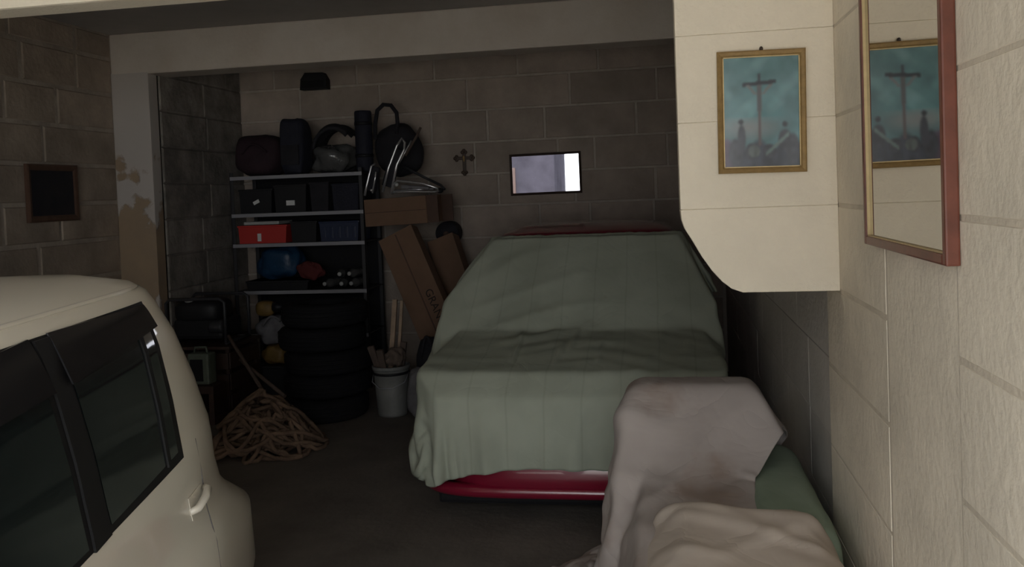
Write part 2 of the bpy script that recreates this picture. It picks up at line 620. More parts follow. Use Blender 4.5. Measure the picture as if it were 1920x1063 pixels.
# right wall: near part with painted blocks and a smooth plaster strip, rear part a little deeper
wr = struct('wall_right', MB().box((XR + .0022, YF, 0), (XR + .2, 3.06, ZC)).box((XR + .03, 3.06, 0), (XR + .2, YB, ZC)), M['joint_paint'], 'cream painted block wall on the right')
rr = [0, .23, .51, .79, 1.07, 1.345, 1.62, 1.90, 2.18, 2.46, 2.74, ZC]
lay_blocks(wr, M['paint_wall'], (XR + .012, 0, 0), (0, 1, 0), (-1, 0, 0), 2.275, 3.06, rr, None, gap=.012, depth=.0115, ch=.0015, mean=.9, proud=.0003)
lay_blocks(wr, M['paint_wall'], (XR + .012, 0, 0), (0, 1, 0), (-1, 0, 0), YF, 1.755, rr, {k: [.2 + .3 * (k % 2), .85 + .3 * (k % 2), 1.4] for k in range(11)}, gap=.012, depth=.012, ch=.0015, mean=.9, proud=.0003)
MB().box((XR + .002, 1.76, 0), (XR + .03, 2.268, ZC)).build('plaster_strip', M['paint_wall'], wr)
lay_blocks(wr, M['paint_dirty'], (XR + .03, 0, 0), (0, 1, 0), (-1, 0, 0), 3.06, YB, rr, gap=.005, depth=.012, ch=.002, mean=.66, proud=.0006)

# front wall around the doorway behind the camera
struct('wall_front', MB().box((XL - .2, YF - .2, 0), (-3.0, YF, ZC)).box((-3.0, YF - .2, 2.45), (XR + .2, YF, ZC))
       .box((XR, YF - .2, 0), (XR + .2, YF, 2.45)), M['paint_dirty'], 'front wall with the open garage doorway')

# far beam and pier
struct('trim_1', MB().box((XL, YP, 2.77), (XR + .03, YP + .28, ZC), .012), M['beam_paint'], 'off-white concrete beam across the ceiling')
pier = struct('trim_2', MB().box((XL - .03, YP, 0), (XLB, YP + .14, 2.79), .006), M['flaked'], 'pier with flaking white paint at the left wall')

# near lintel and the corbel that hangs from it at the right wall
lin = struct('trim_3', MB().box((XL, YC, 2.45), (XR + .01, YC + .15, ZC), .012), M['corbel_paint'], 'white painted lintel beam near the entrance')
curve = [(.071, 1.62), (.074, 1.585), (.084, 1.555), (.105, 1.52), (.135, 1.465), (.165, 1.42), (.195, 1.385), (.225, 1.36), (.26, 1.347)]
corb_courses = [[(.071, 2.181), (XR, 2.181), (XR, 2.451), (.071, 2.451)], [(.071, 1.901), (XR, 1.901), (XR, 2.18), (.071, 2.18)],
                [(.071, 1.621), (XR, 1.621), (XR, 1.90), (.071, 1.90)], curve + [(XR, 1.347), (XR, 1.62)]]
MB().box((.078, YC + .005, 1.6), (XR, YC + .145, 2.46)).build('corbel_core', M['corbel_paint'], lin)
for poly in corb_courses:
    o = MB().prism(poly, YC, YC + .15).build('block', M['corbel_paint'], lin)
    bv = o.modifiers.new('edge', 'BEVEL')
    bv.width = .0018
    bv.segments = 2
    bv.limit_method = 'ANGLE'

# outside: street and the dark-coloured house opposite that the mirrors catch
struct('ground_street', MB().box((-25, -26, -.14), (25, YF - .2, -.02)), M['street'], 'pale street outside the garage doorway')
hf = thing('house', 'violet-grey house across the street seen in the small mirror', 'house', (-6.5, -9.5, 0))
MB().box((-12, -12, 0), (-2.95, -9, 5.2)).build('wall', M['facade'], hf)
for wx in (-9.6, -7.2, -5.0):
    w_ = MB().box((wx, -9.0, 1.1), (wx + .9, -8.94, 2.4), .01).build('window', M['dark_wood'], hf)
    MB().box((wx + .08, -8.95, 1.18), (wx + .82, -8.93, 2.32)).build('pane', M['car_glass'], w_)


# ------------------------------------------------------------------ cars (horizontal slices lofted, shape by height)
class CarShape:
    def __init__(s, zs, W, ur, uf, n=6.0, haunch=None):
        s.zs, s.W, s.ur, s.uf, s.n, s.haunch = map(lambda q: np.array(q, float) if isinstance(q, (list, tuple)) else q, (zs, W, ur, uf, n, haunch))

    def at(s, z):
        return (np.interp(z, s.zs, s.W), np.interp(z, s.zs, s.ur), np.interp(z, s.zs, s.uf))

    def side(s, u, z):
        W, a, b = s.at(z)
        uc, L = (a + b) / 2, abs(a - b) / 2
        q = min(.9999, abs((u - uc) / L))
        w = W * (1 - q ** s.n) ** (1 / s.n)
        if s.haunch is not None:
            for (hu, hz, su, sz, am) in s.haunch:
                w += am * math.exp(-((u - hu) / su) ** 2 - ((z - hz) / sz) ** 2)
        return w

    def surface(s, levels, N=112):
        P = np.zeros((len(levels), N, 3))
        for i, z in enumerate(levels):
            W, a, b = s.at(z)
            uc, L = (a + b) / 2, abs(a - b) / 2
            for k in range(N):
                t = 2 * math.pi * k / N
                ct, stt = math.cos(t), math.sin(t)
                w = W * math.copysign(abs(ct) ** (2 / s.n), ct)
                u = uc + L * math.copysign(abs(stt) ** (2 / s.n), stt)
                if s.haunch is not None and abs(w) > .3:
                    for (hu, hz, su, sz, am) in s.haunch:
                        w += math.copysign(am * math.exp(-((u - hu) / su) ** 2 - ((z - hz) / sz) ** 2), w)
                P[i, k] = (w, u, z)
        return P

    def patch(s, corners, off=.004, nu=14, nv=10, side=1):
        """corners (u,z): rear-low, front-low, front-top, rear-top"""
        (a, b, c, d) = [np.array(q, float) for q in corners]
        P = np.zeros((nv + 1, nu + 1, 3))
        for j in range(nv + 1):
            for i in range(nu + 1):
                fu, fv = i / nu, j / nv
                q = (a * (1 - fu) + b * fu) * (1 - fv) + (d * (1 - fu) + c * fu) * fv
                w = s.side(q[0], q[1]) + off
                P[j, i] = (side * w, q[0], q[1])
        return P


def slab(mb, P, thick, inward):
    """closed thin shell from a grid patch"""
    P = np.asarray(P)
    Q = P - np.array(inward) * thick
    a, b = P.shape[:2]
    o = MB()
    o.grid(P)
    o.grid(Q[::-1])
    for A, B in ((P[0], Q[0]), (P[-1], Q[-1]), (P[:, 0], Q[:, 0]), (P[:, -1], Q[:, -1])):
        o.grid(np.stack([A, B]), False)
    mb.add(o.v, o.f, True)
    return mb


def place(o, loc, rz):
    o.location = loc
    o.rotation_euler = (0, 0, rz)


def wheel_parts(parent, x, y, r=.29, wd=.18, side=1):
    t = MB()
    t.lathe([(r * .62, -wd / 2), (r * .9, -wd / 2), (r * .98, -wd * .38), (r, -wd * .25), (r, wd * .25), (r * .98, wd * .38), (r * .9, wd / 2), (r * .62, wd / 2)],
            32, 'X', (x, y, r), closed=True)
    w = t.build('tyre', M['tyre'], parent)
    h = MB()
    h.lathe([(r * .62, -.02), (r * .64, .03 * side), (r * .5, .045 * side), (r * .15, .05 * side), (.02, .06 * side)], 24, 'X', (x + side * wd * .28, y, r))
    h.build('wheel_rim', M['rim'], w)


# --- white hatchback on the left, local axes: x lateral, y from front (-) to rear (+)
WC = CarShape(
    zs=[.17, .22, .40, .60, .72, .76, .85, .93, 1.0, 1.02, 1.15, 1.30, 1.40, 1.445, 1.475, 1.505, 1.52],
    W=[.79, .82, .86, .865, .85, .83, .82, .815, .805, .80, .775, .737, .700, .680, .645, .54, .38],
    ur=[.96, 1.04, 1.06, 1.00, .77, .74, .70, .67, .64, .63, .57, .49, .42, .38, .33, .20, .0],
    uf=[-2.95, -3.02, -3.05, -3.03, -2.98, -2.95, -2.85, -2.5, -2.1, -2.04, -1.82, -1.55, -1.36, -1.26, -1.18, -1.0, -.8],
    n=6.5, haunch=[(-.02, .52, .30, .20, .035), (-2.45, .52, .30, .20, .03)])
wcar = thing('white_hatchback', 'white hatchback with dark tinted side windows in the left foreground', 'car')
lev = [.17, .19, .22, .30, .40, .50, .60, .66, .70, .72, .74, .76, .80, .85, .89, .93, .97, 1.0, 1.02, 1.08, 1.15, 1.22, 1.30, 1.36, 1.40, 1.425, 1.445, 1.46, 1.475, 1.492, 1.505, 1.514, 1.52]
P = WC.surface(lev, 144)
b = MB()
b.grid(P, True, True)
b.f.append(tuple(range(144)))
b.sm.append(False)
b.f.append(tuple((len(lev) - 1) * 144 + k for k in reversed(range(144))))
b.sm.append(True)
b.build('body', M['white_paint'], wcar)
for sd in (1, -1):
    q = MB()
    slab(q, WC.patch([(.012, .985), (-1.62, .945), (-1.30, 1.425), (.085, 1.425)], .003, 40, 14, sd), .002, (sd, 0, 0))
    q.build('window_surround', M['black_gloss'], wcar)
    q = MB()
    slab(q, WC.patch([(-.03, 1.012), (-.50, .992), (-.48, 1.40), (.045, 1.39)], .006, 20, 12, sd), .002, (sd, 0, 0))
    q.build('rear_door_glass', M['car_glass'], wcar)
    q = MB()
    slab(q, WC.patch([(-.105, 1.0), (-.128, 1.0), (-.052, 1.40), (-.03, 1.40)], .011, 3, 12, sd), .006, (sd, 0, 0))
    q.build('division_bar', M['black_gloss'], wcar)
    q = MB()
    slab(q, WC.patch([(-.62, .985), (-1.42, .975), (-1.2, 1.39), (-.60, 1.405)], .006, 20, 12, sd), .002, (sd, 0, 0))
    q.build('front_door_glass', M['car_glass'], wcar)
    q = MB()
    slab(q, WC.patch([(-.515, .975), (-.60, .97), (-.57, 1.42), (-.495, 1.42)], .010, 4, 12, sd), .006, (sd, 0, 0))
    q.build('door_pillar', M['black_gloss'], wcar)
    # wind deflector, standing off the glass along its lower edge
    D = WC.patch([(.06, 1.355), (-.52, 1.315), (-.50, 1.428), (.072, 1.418)], .008, 24, 6, sd)
    for j in range(7):
        D[j, :, 0] += sd * .016 * (1 - j / 6) ** .8
    q = MB()
    slab(q, D, .004, (sd, 0, 0))
    q.build('wind_deflector', M['deflector'], wcar)
    D = WC.patch([(-.60, 1.315), (-1.22, 1.29), (-1.12, 1.40), (-.585, 1.428)], .008, 24, 6, sd)
    for j in range(7):
        D[j, :, 0] += sd * .016 * (1 - j / 6) ** .8
    q = MB()
    slab(q, D, .004, (sd, 0, 0))
    q.build('wind_deflector', M['deflector'], wcar)
    # roof gutter strip
    q = MB()
    zz = 1.462
    pts = [(sd * (WC.side(u, zz) + .004), u, zz) for u in np.linspace(.20, -1.1, 30)]
    q.tube(pts, [.001, .003, .005] + [.006] * 27, 6)
    q.build('roof_gutter', M['white_paint'], wcar)
    # door handle: recess and grip
    hu, hz = .10, .835
    q = MB()
    for g in range(1):
        P2 = WC.patch([(hu + .03, hz - .03), (hu - .10, hz - .03), (hu - .10, hz + .035), (hu + .03, hz + .035)], .003, 8, 6, sd)
        slab(q, P2, .002, (sd, 0, 0))
    hr = q.build('door_handle', M['white_paint'], wcar)
    w0 = WC.side(hu, hz)
    q = MB()
    q.tube([(sd * (w0 + .004), hu + .045, hz + .02), (sd * (w0 + .018), hu + .03, hz + .018), (sd * (w0 + .026), hu - .02, hz + .010), (sd * (w0 + .022), hu - .08, hz - .002), (sd * (w0 + .003), hu - .10, hz - .006)], [.009, .012, .013, .012, .009], 8)
    q.build('grip', M['white_paint'], hr)
    # shut line
    q = MB()
    pts = [(sd * (WC.side(u, z) - .0005), u, z) for u, z in ((.15, 1.0), (.165, .9), (.16, .8), (.11, .7), (.05, .62))]
    q.tube(pts, .0016, 5)
    q.build('shut_line', M['grey_sack'], wcar)
    # tail lamp and wheels
    q = MB()
    slab(q, WC.patch([(.655, .84), (.58, .84), (.56, 1.08), (.60, 1.08)], .006, 8, 8, sd), .003, (sd, 0, 0))
    q.build('tail_lamp', M['red_lens'], wcar)
    for wy in (-.02, -2.45):
        wheel_parts(wcar, sd * .77, wy, .29, .18, sd)
th = R(-13.2)
# side plane at belt height passes through (-1.346, 2.187)
n2 = Vector((math.cos(th), -math.sin(th), 0))
loc = Vector((-1.346, 2.187, 0)) - n2 * .805
place(wcar, loc, -th)

# --- crimson car under the green cover, front towards the camera; local y from front(-) to rear(+)
RC = CarShape(
    zs=[.13, .16, .20, .30, .42, .55, .66, .72, .77, .86, .90, 1.05, 1.25, 1.36, 1.405, 1.438, 1.452],
    W=[.70, .76, .785, .79, .79, .79, .785, .77, .75, .72, .70, .685, .665, .645, .60, .50, .34],
    ur=[3.38, 3.45, 3.48, 3.5, 3.5, 3.5, 3.48, 3.46, 3.44, 3.38, 3.34, 3.25, 3.05, 2.9, 2.82, 2.65, 2.5],
    uf=[.08, .02, -.01, .0, .03, .03, .05, .10, .22, .86, .96, 1.14, 1.38, 1.53, 1.62, 1.80, 2.0],
    n=5.0)
rcar = thing('crimson_car', 'crimson car parked under the sage green cover, red bumper and roof showing', 'car')
lev = [.13, .145, .16, .18, .20, .25, .30, .36, .42, .48, .55, .61, .66, .70, .72, .745, .77, .80, .83, .86, .90, .97, 1.05, 1.15, 1.25, 1.32, 1.36, 1.38, 1.395, 1.405, 1.42, 1.43, 1.438, 1.446, 1.452]
P = RC.surface(lev, 120)
b = MB()
b.grid(P, True, True)
b.f.append(tuple(range(120)))
b.sm.append(False)
b.f.append(tuple((len(lev) - 1) * 120 + k for k in reversed(range(120))))
b.sm.append(True)
b.build('body', M['red_paint'], rcar)
# bumper moulding along the nose
q = MB()
pts = []
for k in range(41):
    t = math.pi + math.pi * k / 40
    ct, s_ = math.cos(t), math.sin(t)
    n_ = 5.0
    pts.append((.79 * math.copysign(abs(ct) ** (2 / n_), ct),   .60 + .59 * math.copysign(abs(s_) ** (2 / n_), s_), .175))
q.tube(pts, .035, 10)
q.build('bumper', M['red_paint'], rcar)
q = MB()
q.box((-.70, .10, .075), (.70, .5, .15), .02)
q.build('valance', M['black_matt'], rcar)
for sd in (1, -1):
    q = MB()
    slab(q, RC.patch([(1.25, .93), (3.0, .93), (2.7, 1.32), (1.62, 1.32)], .004, 24, 8, sd), .002, (sd, 0, 0))
    q.build('side_window', M['car_glass'], rcar)
    for wy in (.66, 2.85):
        wheel_parts(rcar, sd * .70, wy, .28, .165, sd)
    q = MB()
    q.box((sd * .62 - .1, .02, .50), (sd * .62 + .1, .07, .62), .015)
    q.build('headlamp', M['clear_lens'], rcar)
place(rcar, (-.49, 4.22, 0), R(0.6))


# ------------------------------------------------------------------ cloth, relaxed onto what it covers
def convex(planes):
    N = np.array([p[0] for p in planes], float)
    N /= np.linalg.norm(N, axis=1)[:, None]
    D = np.array([np.dot(n, p[1]) for n, p in zip(N, planes)])
    return N, D


def drape(P, ds, dt, solids=(), capsules=(), steps=90, iters=8, floor=.006, xmax=None, ymax=None, margin=.012, slack=1.0, bend=.08, seed=1, fric=.75, grav=.0016, pin=0):
    rg = np.random.default_rng(seed)
    P = P.copy() + rg.normal(0, .0025, P.shape)
    prev = P.copy()
    hold = P[:pin].copy()
    ds = np.broadcast_to(np.asarray(ds, float) * slack, P.shape[:2])[..., None]
    dt = np.broadcast_to(np.asarray(dt, float) * slack, P.shape[:2])[..., None]
    dg = np.sqrt(ds ** 2 + dt ** 2)

    def sol(A, B, L, k):
        m, n = min(A.shape[0], B.shape[0]), min(A.shape[1], B.shape[1])
        A, B, L = A[:m, :n], B[:m, :n], L[:m, :n]
        d = B - A
        l = np.sqrt((d * d).sum(-1, keepdims=True)) + 1e-9
        c = d * ((l - L) / l * .5 * k)
        A += c
        B -= c

    for st in range(steps):
        v = (P - prev) * .93
        prev = P.copy()
        P = P + v
        P[..., 2] -= grav
        for it in range(iters):
            for o in (0, 1):
                sol(P[o:-1:2], P[o + 1::2], dt[o:-1:2], 1)
                sol(P[:, o:-1:2], P[:, o + 1::2], ds[:, o:-1:2], 1)
            for o in (0, 1):
                sol(P[o:-1:2, :-1], P[o + 1::2, 1:], dg[o:-1:2, :-1], .5)
                sol(P[o:-1:2, 1:], P[o + 1::2, :-1], dg[o:-1:2, 1:], .5)
            if it % 4 == 0:
                for o in (0, 1, 2, 3):
                    sol(P[o:-2:4], P[o + 2::4], 2 * dt[o:-2:4], bend)
                    sol(P[:, o:-2:4], P[:, o + 2::4], 2 * ds[:, o:-2:4], bend)
            hit = np.zeros(P.shape[:2], bool)
            for N, D in solids:
                dist = P @ N.T - D
                k = dist.argmax(-1)
                mx = np.take_along_axis(dist, k[..., None], -1)[..., 0]
                ins = mx < margin
                P[ins] += N[k[ins]] * (margin - mx[ins])[:, None]
                hit |= ins
            for a, b_, r in capsules:
                a, b_ = np.array(a, float), np.array(b_, float)
                ab = b_ - a
                t = np.clip(((P - a) @ ab) / (ab @ ab), 0, 1)
                c = a + t[..., None] * ab
                d = P - c
                l = np.sqrt((d * d).sum(-1)) + 1e-9
                ins = l < r + margin
                P[ins] += d[ins] / l[ins][:, None] * (r + margin - l[ins])[:, None]
                hit |= ins
            fl_ = P[..., 2] < floor
            P[..., 2][fl_] = floor
            hit |= fl_
            if xmax is not None:
                P[..., 0] = np.minimum(P[..., 0], xmax)
            if ymax is not None:
                P[..., 1] = np.minimum(P[..., 1], ymax)
            if pin:
                P[:pin] = hold
        prev[hit] = prev[hit] * (1 - fric) + P[hit] * fric
    return P


def wrinkle(P, amp, wave, seed, angles, keep=None):
    """ridged creases pushed out along the cloth's own normal"""
    rg = np.random.default_rng(seed)
    du, dv = np.gradient(P, axis=1), np.gradient(P, axis=0)
    N_ = np.cross(du, dv)
    N_ /= np.linalg.norm(N_, axis=-1, keepdims=True) + 1e-9
    if N_[..., 2].mean() < 0:
        N_ = -N_
    U = np.cumsum(np.linalg.norm(du, axis=-1).mean(0))[None, :] * np.ones(P.shape[:2])
    V = np.cumsum(np.linalg.norm(dv, axis=-1).mean(1))[:, None] * np.ones(P.shape[:2])
    D = np.zeros(P.shape[:2])
    for k, an in enumerate(angles):
        p = rg.uniform(0, 6.28, 6)
        a, b = U * math.cos(an) + V * math.sin(an), -U * math.sin(an) + V * math.cos(an)
        ph = 6.283 * a / (wave * (1 + .35 * k)) + 1.6 * np.sin(4.1 * b + p[0]) + .9 * np.sin(7.3 * a + 3 * b + p[1])
        mod = np.clip(.5 + .7 * np.sin(2.7 * a + p[2]) * np.sin(3.3 * b + p[3]) + .4 * np.sin(5.5 * b + p[4]), 0, 1)
        D += (1 - np.abs(np.sin(ph / 2))) ** 1.5 * mod
    if keep is not None:
        D = D * keep
    return P + N_ * (amp * D)[..., None]


def cloth_object(name, P, m, thick=.005, sub=1):
    o = MB().grid(P).build(name, m, recalc=False)
    sb = o.modifiers.new('smooth', 'SUBSURF')
    sb.levels = sub
    sb.render_levels = sub
    so = o.modifiers.new('thickness', 'SOLIDIFY')
    so.thickness = thick
    so.offset = 0
    return o


# --- sage cover over the car
CX = -.49
path = [(5.74, 1.375), (5.69, 1.355), (5.60, 1.30), (5.18, .93), (5.04, .885), (4.62, .81), (4.40, .775), (4.27, .72), (4.195, .60), (4.18, .40), (4.175, .10)]
pl = np.array(path)
seg = np.concatenate([[0], np.cumsum(np.hypot(*np.diff(pl, axis=0).T))])
t_edge = seg[7]                                   # where the cloth turns down over the nose
NT, NS = 96, 104
hem_x = [-.80, -.74, -.62, -.50, -.28, -.10, .0, .10, .25, .45, .80]
hem_z = [.68, .56, .36, .30, .31, .335, .34, .33, .32, .34, .36]
P, S_, T_ = np.zeros((NT, NS, 3)), np.zeros((NT, NS)), np.zeros((NT, NS))
for i in range(NT):
    f = i / (NT - 1)
    for j in range(NS):
        sig = -1 + 2 * j / (NS - 1)
        zh = float(np.interp(sig * .80, hem_x, hem_z))
        t_ = f * float(np.interp(-zh, -pl[:, 1], seg))
        hl = 1.12 if sig < 0 else 1.02
        hl = float(np.interp(t_, [0, .25, t_edge - .35, t_edge + .02, seg[-1]], [1.05, hl, hl, .82, .79]))
        s_ = sig * hl
        S_[i, j], T_[i, j] = s_, t_
        y, z = float(np.interp(t_, seg, pl[:, 0])), float(np.interp(t_, seg, pl[:, 1]))
        a = float(np.interp(y, [4.2, 4.4, 5.1, 5.6, 6.0], [.76, .78, .76, .66, .60]))
        front = float(np.clip((.76 - z) / .12, 0, 1)) if y < 4.45 else 0.0
        e = max(0, abs(s_) - a)
        sg = math.copysign(1, s_)
        x = math.copysign(min(abs(s_), a), s_)
        out = (.22 + .3 * float(np.clip((y - 4.6) / .8, 0, 1))) * e
        dn = .97 * e
        P[i, j] = (CX + x + sg * out * (1 - .6 * front), y + dn * front + .02, z + .02 - dn * (1 - front))
ds_ = np.diff(S_, axis=1, append=S_[:, -1:] + (S_[:, -1:] - S_[:, -2:-1]))
dt_ = np.diff(T_, axis=0, append=T_[-1:] + (T_[-1:] - T_[-2:-1]))
lower = convex([((0, -1, 0), (0, 4.205, 0)), ((-1, 0, 0), (CX - .785, 0, 0)), ((1, 0, 0), (CX + .785, 0, 0)), ((0, -.12, 1), (0, 4.34, .755)),
                ((0, -.7, .7), (0, 4.26, .70)), ((-.75, -.75, 0), (CX - .70, 4.25, 0)), ((.75, -.75, 0), (CX + .70, 4.25, 0)),
                ((-.7, 0, .7), (CX - .755, 0, .80)), ((.7, 0, .7), (CX + .755, 0, .80)), ((0, 1, 0), (0, 7.6, 0)), ((0, 0, -1), (0, 0, .1))])
cab = convex([((0, 0, 1), (0, 0, 1.452)), ((0, -.46, .57), (0, 5.69, 1.36)), ((0, -.2, 1), (0, 5.83, 1.395)), ((-1, 0, .70), (CX - .60, 0, 1.38)), ((1, 0, .5), (CX + .60, 0, 1.38)), ((-1, 0, 0), (CX - .86, 0, .9)), ((1, 0, 0), (CX + .80, 0, .9)),
              ((-.6, 0, .8), (CX - .585, 0, 1.39)), ((.6, 0, .8), (CX + .585, 0, 1.39)), ((0, 1, 0), (0, 7.4, 0))])
P = drape(P, ds_, dt_, [lower, cab], steps=80, iters=8, slack=1.012, bend=.03, margin=.016, seed=3, fric=.9, xmax=XR - .02, pin=3, grav=.0008)
ff = np.linspace(0, 1, NT)[:, None]
wf = np.clip((.66 - P[..., 2]) / .4, 0, 1) * (P[..., 1] < 4.45)
fx = P[..., 0]
fold = .5 * np.sin(21 * fx + 1.5 * np.sin(5 * fx)) + .35 * np.sin(43 * fx + 2.0) + .3 * np.sin(12 * fx + .7)
P[..., 1] -= wf * .027 * np.maximum(fold, -.4)
bn_ = np.clip((P[..., 2] - .70) / .1, 0, 1) * np.clip((1.02 - P[..., 2]) / .1, 0, 1)
P[..., 2] += bn_ * .0035 * np.sin(31 * P[..., 1] + 3.5 * np.sin(5.0 * fx) + 5 * np.sin(2.3 * fx)) * np.sin(3.1 * fx + 4 * P[..., 1])
P[..., 2] += .004 * np.abs(np.sin(9.2 * fx + .4)) ** .5 * (wf < .05)

P = wrinkle(P, .010, .19, 4, [.15, 1.3], keep=np.clip((1.36 - P[..., 2]) / .1, 0, 1))
cv = cloth_object('car_cover', P, M['green_cloth'], .004)
tag(cv, 'dusty sage green cloth draped over the crimson car', 'cover')


def drop_cloth(cx, cy, rx, ry, ztop, wx, wy, n, m, spread=.25, tilt=None):
    xs, ys = np.linspace(-wx / 2, wx / 2, n), np.linspace(-wy / 2, wy / 2, m)
    P = np.zeros((m, n, 3))
    for i in range(m):
        for j in range(n):
            x, y = xs[j], ys[i]
            kx, ky = np.clip(x, -rx, rx), np.clip(y, -ry, ry)
            ex, ey = x - kx, y - ky
            e = math.hypot(ex, ey)
            if e > 1e-9:
                dx, dy = ex / e, ey / e
            else:
                dx = dy = 0
            wob = 1 + .25 * math.sin(9 * math.atan2(ey, ex) + 1.3)
            P[i, j] = (cx + kx + dx * spread * e * wob, cy + ky + dy * spread * e * wob, ztop - .965 * e + (tilt(x, y) if tilt else 0))
            if P[i, j, 2] < .02:
                k = .02 - P[i, j, 2]
                P[i, j, 2] = .02
                P[i, j, 0] += dx * k * .8
                P[i, j, 1] += dy * k * .8
    return P, xs[1] - xs[0], ys[1] - ys[0]


# --- faded green sheet along the right wall, under the two covers
P, a_, b_ = drop_cloth(.40, 3.05, .085, .44, .665, .95, 1.75, 44, 70, .10)
bench = convex([((0, 0, 1), (0, 0, .645)), ((1, 0, 0), (.49, 0, 0)), ((-1, 0, 0), (.30, 0, 0)), ((0, 1, 0), (0, 3.5, 0)), ((0, -1, 0), (0, 2.6, 0)), ((.7, 0, .7), (.475, 0, .64))])
P = drape(P, a_, b_, [bench], steps=50, iters=6, xmax=XR - .022, seed=5)
P = wrinkle(P, .006, .16, 6, [.1, 1.2])
o = cloth_object('green_sheet', P, M['dark_green_cloth'])
tag(o, 'faded green sheet hanging beside the right wall, between the grey cover and the wall', 'sheet')

# --- grey cover over handlebars of a parked two-wheeler
n_, m_ = 92, 100
xs, ys = np.linspace(-.98, .52, n_), np.linspace(-1.15, .95, m_)
a_, b_ = xs[1] - xs[0], ys[1] - ys[0]
P, S_ = np.zeros((m_, n_, 3)), np.zeros((m_, n_))
for i in range(m_):
    for j in range(n_):
        x, y = xs[j], ys[i]
        if x > 0:
            x *= float(np.interp(y, [-1.1, -.8, -.5, -.25, 0], [.62, .60, .56, .85, 1.0]))
        S_[i, j] = x
        if y < -.09:
            e = -.09 - y
            yc, zc = (3.32 - .69 * e, .955 - .72 * e) if e < .40 else (3.044 - (e - .40), .667 - .02 * (e - .40))
        else:
            e = max(0, y - .09)
            yc, zc = 3.41 + min(y, .09) + .2 * e, .955 - .97 * e
        kx = float(np.clip(x, -.235, .24))
        ex = x - kx
        X_, Z_ = .11 + kx + .24 * ex, zc - .965 * abs(ex)
        if Z_ < .02:
            X_ += math.copysign(.5 * (.02 - Z_), ex)
            Z_ = .02
        P[i, j] = (X_, yc, Z_)
body = convex([((0, -.05, 1), (0, 2.75, .615)), ((-1, 0, .35), (-.12, 0, .5)), ((1, 0, .25), (.40, 0, .5)), ((0, 1, .1), (0, 3.75, .5)), ((0, -1, 0), (0, 2.3, 0))])
bars = convex([((0, 0, 1), (0, 0, .915)), ((-1, 0, .16), (-.13, 0, .90)), ((1, 0, .55), (.345, 0, .90)), ((0, 1, .12), (0, 3.50, .9)), ((0, -.72, .69), (0, 3.33, .9)),
               ((.6, 0, .8), (.34, 0, .90)), ((-.6, 0, .8), (-.11, 0, .905)), ((1, 0, 0), (.45, 0, .7)), ((0, 0, -1), (0, 0, .5)), ((0, -.6, .8), (0, 3.34, .905))])
a_ = np.diff(S_, axis=1, append=S_[:, -1:] + a_)
P = drape(P, a_, b_, [body, bars], steps=110, iters=8, xmax=XR - .05, seed=8, fric=.85, ymax=4.12, bend=.03, slack=1.01)
P = wrinkle(P, .022, .19, 9, [.5, 1.1, 2.2], keep=np.clip((.93 - P[..., 2]) / .08, .1, 1))
o = cloth_object('motorcycle_cover', P, M['grey_cloth'])
tag(o, 'stained grey cloth draped over handlebars in front of the crimson car', 'cover')

# --- beige cover over its seat, nearest the camera
P, a_, b_ = drop_cloth(.215, 2.42, .20, .24, .715, 1.8, 1.75, 84, 84, .16, tilt=lambda x, y: -.05 * abs(x) - .02 * max(0, x))
seat = convex([((0, 0, 1), (0, 0, .675)), ((-1, 0, .3), (-.06, 0, .6)), ((1, 0, .3), (.46, 0, .6)), ((0, 1, .2), (0, 2.76, .6)), ((0, -1, .2), (0, 2.08, .6)),
               ((-.6, 0, .8), (.02, 0, .66)), ((.6, 0, .8), (.42, 0, .66)), ((0, .6, .8), (0, 2.70, .66))])
P = drape(P, a_, b_, [seat], [((.0, 2.72, .65), (.40, 2.6, .665), .035)], steps=100, iters=8, xmax=XR - .016, seed=11, fric=.8, bend=.03, slack=1.02)
for (x0, y0), (x1, y1), am in (((-.02, 2.66), (.52, 2.36), .016), ((.05, 2.72), (.30, 2.50), .013), ((.10, 2.30), (.45, 2.62), .010), ((-.10, 2.45), (.20, 2.30), .012), ((.25, 2.75), (.5, 2.55), .010)):
    L_ = math.hypot(x1 - x0, y1 - y0)
    tx, ty = (x1 - x0) / L_, (y1 - y0) / L_
    dx_, dy_ = P[..., 0] - x0, P[..., 1] - y0
    al, pe = dx_ * tx + dy_ * ty, dx_ * ty - dy_ * tx + .015 * np.sin(9 * (dx_ * tx + dy_ * ty))
    w_ = np.exp(-(pe / .022) ** 2) * np.clip(al / .08, 0, 1) * np.clip((L_ - al) / .12, 0, 1)
    P[..., 2] += am * w_ * (P[..., 2] > .5)
P = wrinkle(P, .010, .14, 12, [.7, 2.0, 2.6])
o = cloth_object('seat_cover', P, M['beige_cloth'])
tag(o, 'wrinkled beige cloth heaped over a seat at the bottom right, nearest the camera', 'cover')
#MORE

# ------------------------------------------------------------------ framed things on the walls
def noise2(x, y, sc, seed=0):
    rg = np.random.default_rng(seed)
    g = rg.random((64, 64))
    x, y = x * sc, y * sc
    i, j = int(math.floor(x)), int(math.floor(y))
    fx, fy = x - i, y - j
    fx, fy = fx * fx * (3 - 2 * fx), fy * fy * (3 - 2 * fy)
    q = lambda a, b: g[a % 64, b % 64]
    return (q(i, j) * (1 - fx) + q(i + 1, j) * fx) * (1 - fy) + (q(i, j + 1) * (1 - fx) + q(i + 1, j + 1) * fx) * fy


def attr_mat(name, rough=.3):
    m, nt, b = new_mat(name)
    a = nt.nodes.new('ShaderNodeAttribute')
    a.attribute_name = 'print'
    nt.links.new(a.outputs['Color'], b.inputs['Base Color'])
    b.inputs['Roughness'].default_value = rough
    return m


